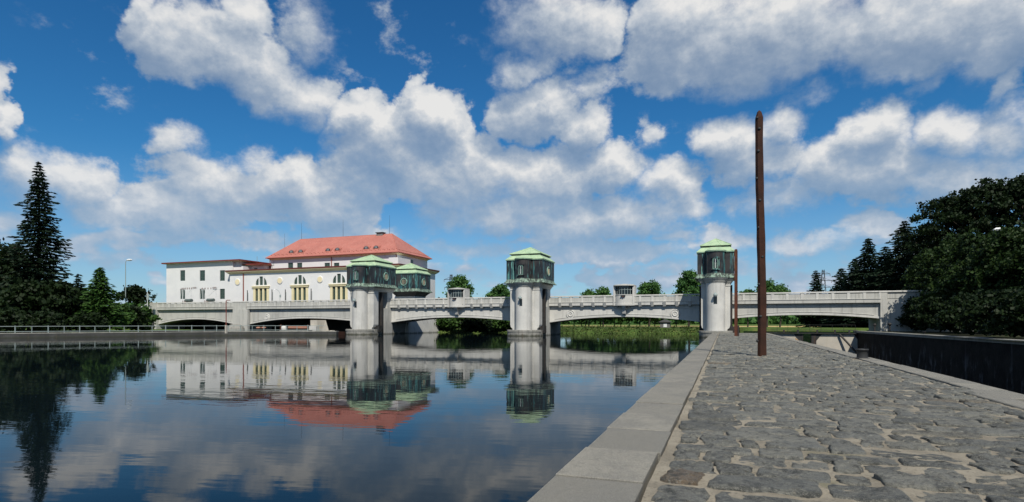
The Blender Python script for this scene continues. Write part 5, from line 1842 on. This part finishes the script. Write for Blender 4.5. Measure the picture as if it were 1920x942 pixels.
for k, (px, D, yt, wd, lab, mt) in enumerate((
        (222, 113, 574, 6.0, 'green shrub just right of the pointed green spruce', 'leaf'),
        (243, 117, 577, 6.0, 'green shrub below the left bank street lamp', 'leaf_dark'),
        (262, 121, 580, 5.0, 'green shrub beside the rubble wall at the bridge end', 'leaf'),
        (165, 99, 592, 4.5, 'low dark shrub behind the railing left of the pointed spruce', 'leaf_dark'),
        (84, 93, 590, 5.0, 'low dark shrub behind the railing below the very tall spruce', 'leaf_dark'),
        (10, 90, 585, 6.0, 'low dark shrub behind the railing at the left frame edge', 'leaf_dark'))):
    X, Y = place(px, D)
    broadleaf(X, Y, .7, hgt(yt, D, .7), wd, lab, mt, seed=k + 30, crown0=.0, n=2600, leaf=.28, lobes=7, group='shrubs along the left bank', name='shrub', cat='shrub', trunk=False)
X, Y = place(252, 140)
broadleaf(X, Y, 5.8, hgt(540, 140, 5.8), 7.5, 'small dark tree on the embankment behind the left street lamp', 'leaf_dark', seed=41, crown0=.25, n=1800, leaf=.30, lobes=7, gap=.8)

# round trees seen over the bridge
for k, (px, D, yt, wd, lab) in enumerate((
        (861, 150, 517, 7.4, 'round crowned tree rising behind the left booth'),
        (938, 165, 533, 9.0, 'bright green round tree just left of the middle tower'),
        (1104, 178, 545, 7.0, 'low green tree showing over the parapet left of the right booth'),
        (1131, 172, 541, 7.4, 'green tree showing over the parapet nearest the right booth'),
        (1217, 168, 527, 9.4, 'wide round tree just right of the right booth'),
        (1291, 150, 506, 8.0, 'tall round tree left of the narrow tower'),
        (1438, 175, 525, 8.6, 'green tree behind the tall timber post'),
        (1462, 178, 535, 6.0, 'small green tree just right of the tall timber post'),
        (1402, 178, 543, 5.0, 'low green tree between the two quay posts'))):
    X, Y = place(px, D)
    broadleaf(X, Y, 1.1, hgt(yt, D, 1.1), wd * 1.12, lab, 'leaf_far', seed=k + 60, crown0=.24, n=7500, leaf=.22, lobes=12, group='round trees behind the bridge')
# a planted row on the far meadow whose trunks show below the arch
row = [(1076, 186), (1098, 182), (1126, 186), (1152, 181), (1180, 184), (1200, 182), (1228, 186), (1268, 182), (1090, 195), (1164, 196), (1216, 197)]
names = ['first', 'second', 'third', 'fourth', 'fifth', 'sixth', 'seventh', 'eighth', 'ninth', 'tenth', 'eleventh']
proto = None
for k, (px, D) in enumerate(row):
    X, Y = place(px, D)
    lab = 'meadow tree under the right weir arch, %s of the row from the left' % names[[q[0] for q in sorted(row)].index(px)]
    if k % 4 == 0:
        proto = broadleaf(X, Y, 1.05, 8.2, 7.4, lab, 'leaf', seed=k + 80, crown0=.22, n=2000, leaf=.36, lobes=7, group='row of meadow trees under the arch', name='meadow_tree')
    else:
        copy_tree(proto, (X, Y, 1.05), lab)
for k, (px, D, yt, wd, lab) in enumerate((
        (1525, 150, 585, 8, 'dark tree under the lock span, left of the three'),
        (1570, 146, 583, 9, 'dark tree under the lock span, middle of the three'),
        (1618, 142, 580, 9, 'dark tree under the lock span, right of the three'))):
    X, Y = place(px, D)
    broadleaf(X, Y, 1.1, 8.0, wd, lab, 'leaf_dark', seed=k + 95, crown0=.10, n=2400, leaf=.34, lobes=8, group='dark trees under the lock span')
# bushes on the bank under the left weir span
for k, (px, D, yt, wd, lab) in enumerate((
        (832, 137, 598, 5.0, 'leafy bush under the left weir span, next to the pier'),
        (864, 133, 597, 5.4, 'leafy bush under the left weir span, second from the pier'),
        (893, 124.5, 594, 6.6, 'largest dark bush overhanging the water under the left weir span'),
        (926, 132, 595, 6.4, 'leafy bush under the left weir span, second from the middle tower'),
        (952, 133, 597, 5.0, 'leafy bush under the left weir span, beside the middle tower'))):
    X, Y = place(px, D)
    broadleaf(X, Y, 1.1 if k != 2 else .3, hgt(yt, D, 1.1 if k != 2 else .3), wd, lab, 'leaf' if k != 2 else 'leaf_dark', seed=k + 120, crown0=.0, n=3000, leaf=.30, lobes=8, group='bushes under the left weir span', name='bush', cat='bush', trunk=False)
# dark hedge behind those bushes and along the meadow, closing the view under the arches
for k, (px, D) in enumerate(((828, 150), (868, 152), (908, 150), (946, 153))):
    X, Y = place(px, D)
    broadleaf(X, Y, 1.2, 6.6, 7.5, 'dark tree behind the bushes, ' + ('nearest the pier', 'second from the pier', 'third from the pier', 'nearest the middle tower')[k], 'leaf_dark', seed=k + 140, crown0=.02, n=2400, leaf=.36, lobes=8, group='dark trees behind the bank bushes')

# right bank: tall spruces, broad trees, shrubs down to the lock
for k, (px, D, yt, wd, lab, lv) in enumerate((
        (1530, 150, 507, 8.0, 'small spruce behind the lock span, beside the pylon', 22),
        (1578, 135, 503, 11, 'small spruce just left of the thin tipped spruce', 22),
        (1628, 122, 447, 13, 'thin tipped spruce behind the right end of the bridge', 30),
        (1696, 112, 414, 16, 'broad dark spruce above the bridge abutment', 34),
        (1660, 118, 462, 12.0, 'dark spruce between the thin tipped and the broad spruce', 28),
        (1603, 128, 486, 11.0, 'dark spruce just left of and lower than the thin tipped spruce', 26),
        (1730, 106, 428, 14.0, 'dark spruce between the broad spruce and the tall broadleaf trees', 32))):
    X, Y = place(px, D)
    conifer(X, Y, 1.0, hgt(yt, D, 1.0), wd, lab, seed=k + 20, levels=lv + 8, per=18, spray=.30, start=.04, power=.62, droop=.26, rag=.45, dens=2.8, group='spruces on the right bank')
for k, (px, D, yt, wd, lab, nn) in enumerate((
        (1776, 98, 356, 15, 'tall dark broadleaf tree with open crown above the spruces', 9000),
        (1850, 92, 330, 17, 'tallest dark broadleaf tree on the right bank', 11000),
        (1925, 88, 318, 17, 'tall dark broadleaf tree cut by the right frame edge', 9000),
        (2010, 86, 330, 17, 'tall dark tree mostly outside the right frame edge', 4000))):
    X, Y = place(px, D)
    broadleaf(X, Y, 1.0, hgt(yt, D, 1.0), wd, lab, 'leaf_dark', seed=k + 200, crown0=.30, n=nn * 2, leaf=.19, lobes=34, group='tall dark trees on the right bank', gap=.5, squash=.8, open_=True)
for k, (px, D, yt, wd, lab, nn) in enumerate((
        (1748, 88, 470, 8.5, 'dark bushy tree beside the bridge abutment', 7000),
        (1790, 80, 448, 10.0, 'dark bushy tree with lighter top, second along the lock', 9000),
        (1838, 72, 440, 10.5, 'dark bushy tree below the red armed lamp, third along the lock', 11000),
        (1895, 64, 428, 10.5, 'dark bushy tree nearest the right frame edge above the lock', 12000),
        (1975, 60, 420, 11.0, 'dark bushy tree cut by the right frame edge', 8000))):
    X, Y = place(px, D)
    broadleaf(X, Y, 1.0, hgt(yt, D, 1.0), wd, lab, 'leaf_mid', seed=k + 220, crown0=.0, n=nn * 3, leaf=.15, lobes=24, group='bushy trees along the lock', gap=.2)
for k, (px, D, yt, wd, lab) in enumerate((
        (1720, 85, 560, 4.6, 'dark shrub at the foot of the abutment wall'),
        (1762, 71, 556, 6.0, 'dark shrub second along the lock coping'),
        (1812, 60, 552, 6.4, 'dark shrub third along the lock coping'),
        (1868, 51, 545, 6.4, 'dark shrub fourth along the lock coping'),
        (1928, 45, 540, 6.4, 'dark shrub on the lock coping at the right frame edge'))):
    X, Y = place(px, D)
    broadleaf(X, Y, 1.0, hgt(yt, D, 1.0), wd, lab, 'leaf_dark', seed=k + 240, crown0=.0, n=10000, leaf=.14, lobes=12, group='shrubs along the lock', name='shrub', cat='shrub', trunk=False)

# grass on the far bank and a distant wood
rg = np.random.default_rng(5)
N = 15000
xs_ = rg.uniform(-75, 3, N); dy = rg.uniform(.2, 15, N) ** 1.0
by = np.array([bank_y(x) for x in xs_])
zz = np.interp(dy, [p[0] for p in prof], [p[1] for p in prof])
c = np.stack([xs_, by + dy, zz + .04], -1)
n = len(c)
a = rg.uniform(0, 6.28, n); hh_ = rg.uniform(.05, .16, n) * np.where(rg.random(n) < .05, 2.2, 1); ww = rg.uniform(.08, .25, n)
dx = np.stack([np.cos(a) * ww, np.sin(a) * ww, np.zeros(n)], -1); up = np.stack([rg.normal(0, .1, n), rg.normal(0, .1, n), hh_], -1)
V = np.stack([c - dx - up * .4, c + dx - up * .4, c + dx * .4 + up, c - dx * .4 + up], 1).reshape(-1, 3)
o = mesh_np('grass', V, np.arange(4 * n).reshape(n, 4), M['grass_blade'])
tag(o, 'rough green and yellow grass covering the far river bank', 'grass', kind='stuff')
N = 26000
a = rg.uniform(-.95, .95, N)
Dd = rg.uniform(420, 520, N)
xs_, ys_ = Dd * np.sin(a - .12), Dd * np.cos(a - .12)
top = 10 + 4 * np.sin(a * 23) + 3 * np.sin(a * 61 + 1) + rg.normal(0, 1.0, N)
zz = 1.5 + rg.random(N) ** .8 * top
V, Fq = quads(np.stack([xs_, ys_, zz], -1), 1.9, rg)
o = mesh_np('distant_wood', V, Fq, M['leaf_far'])
tag(o, 'distant wood along the edge of the meadow', 'wood', kind='stuff')
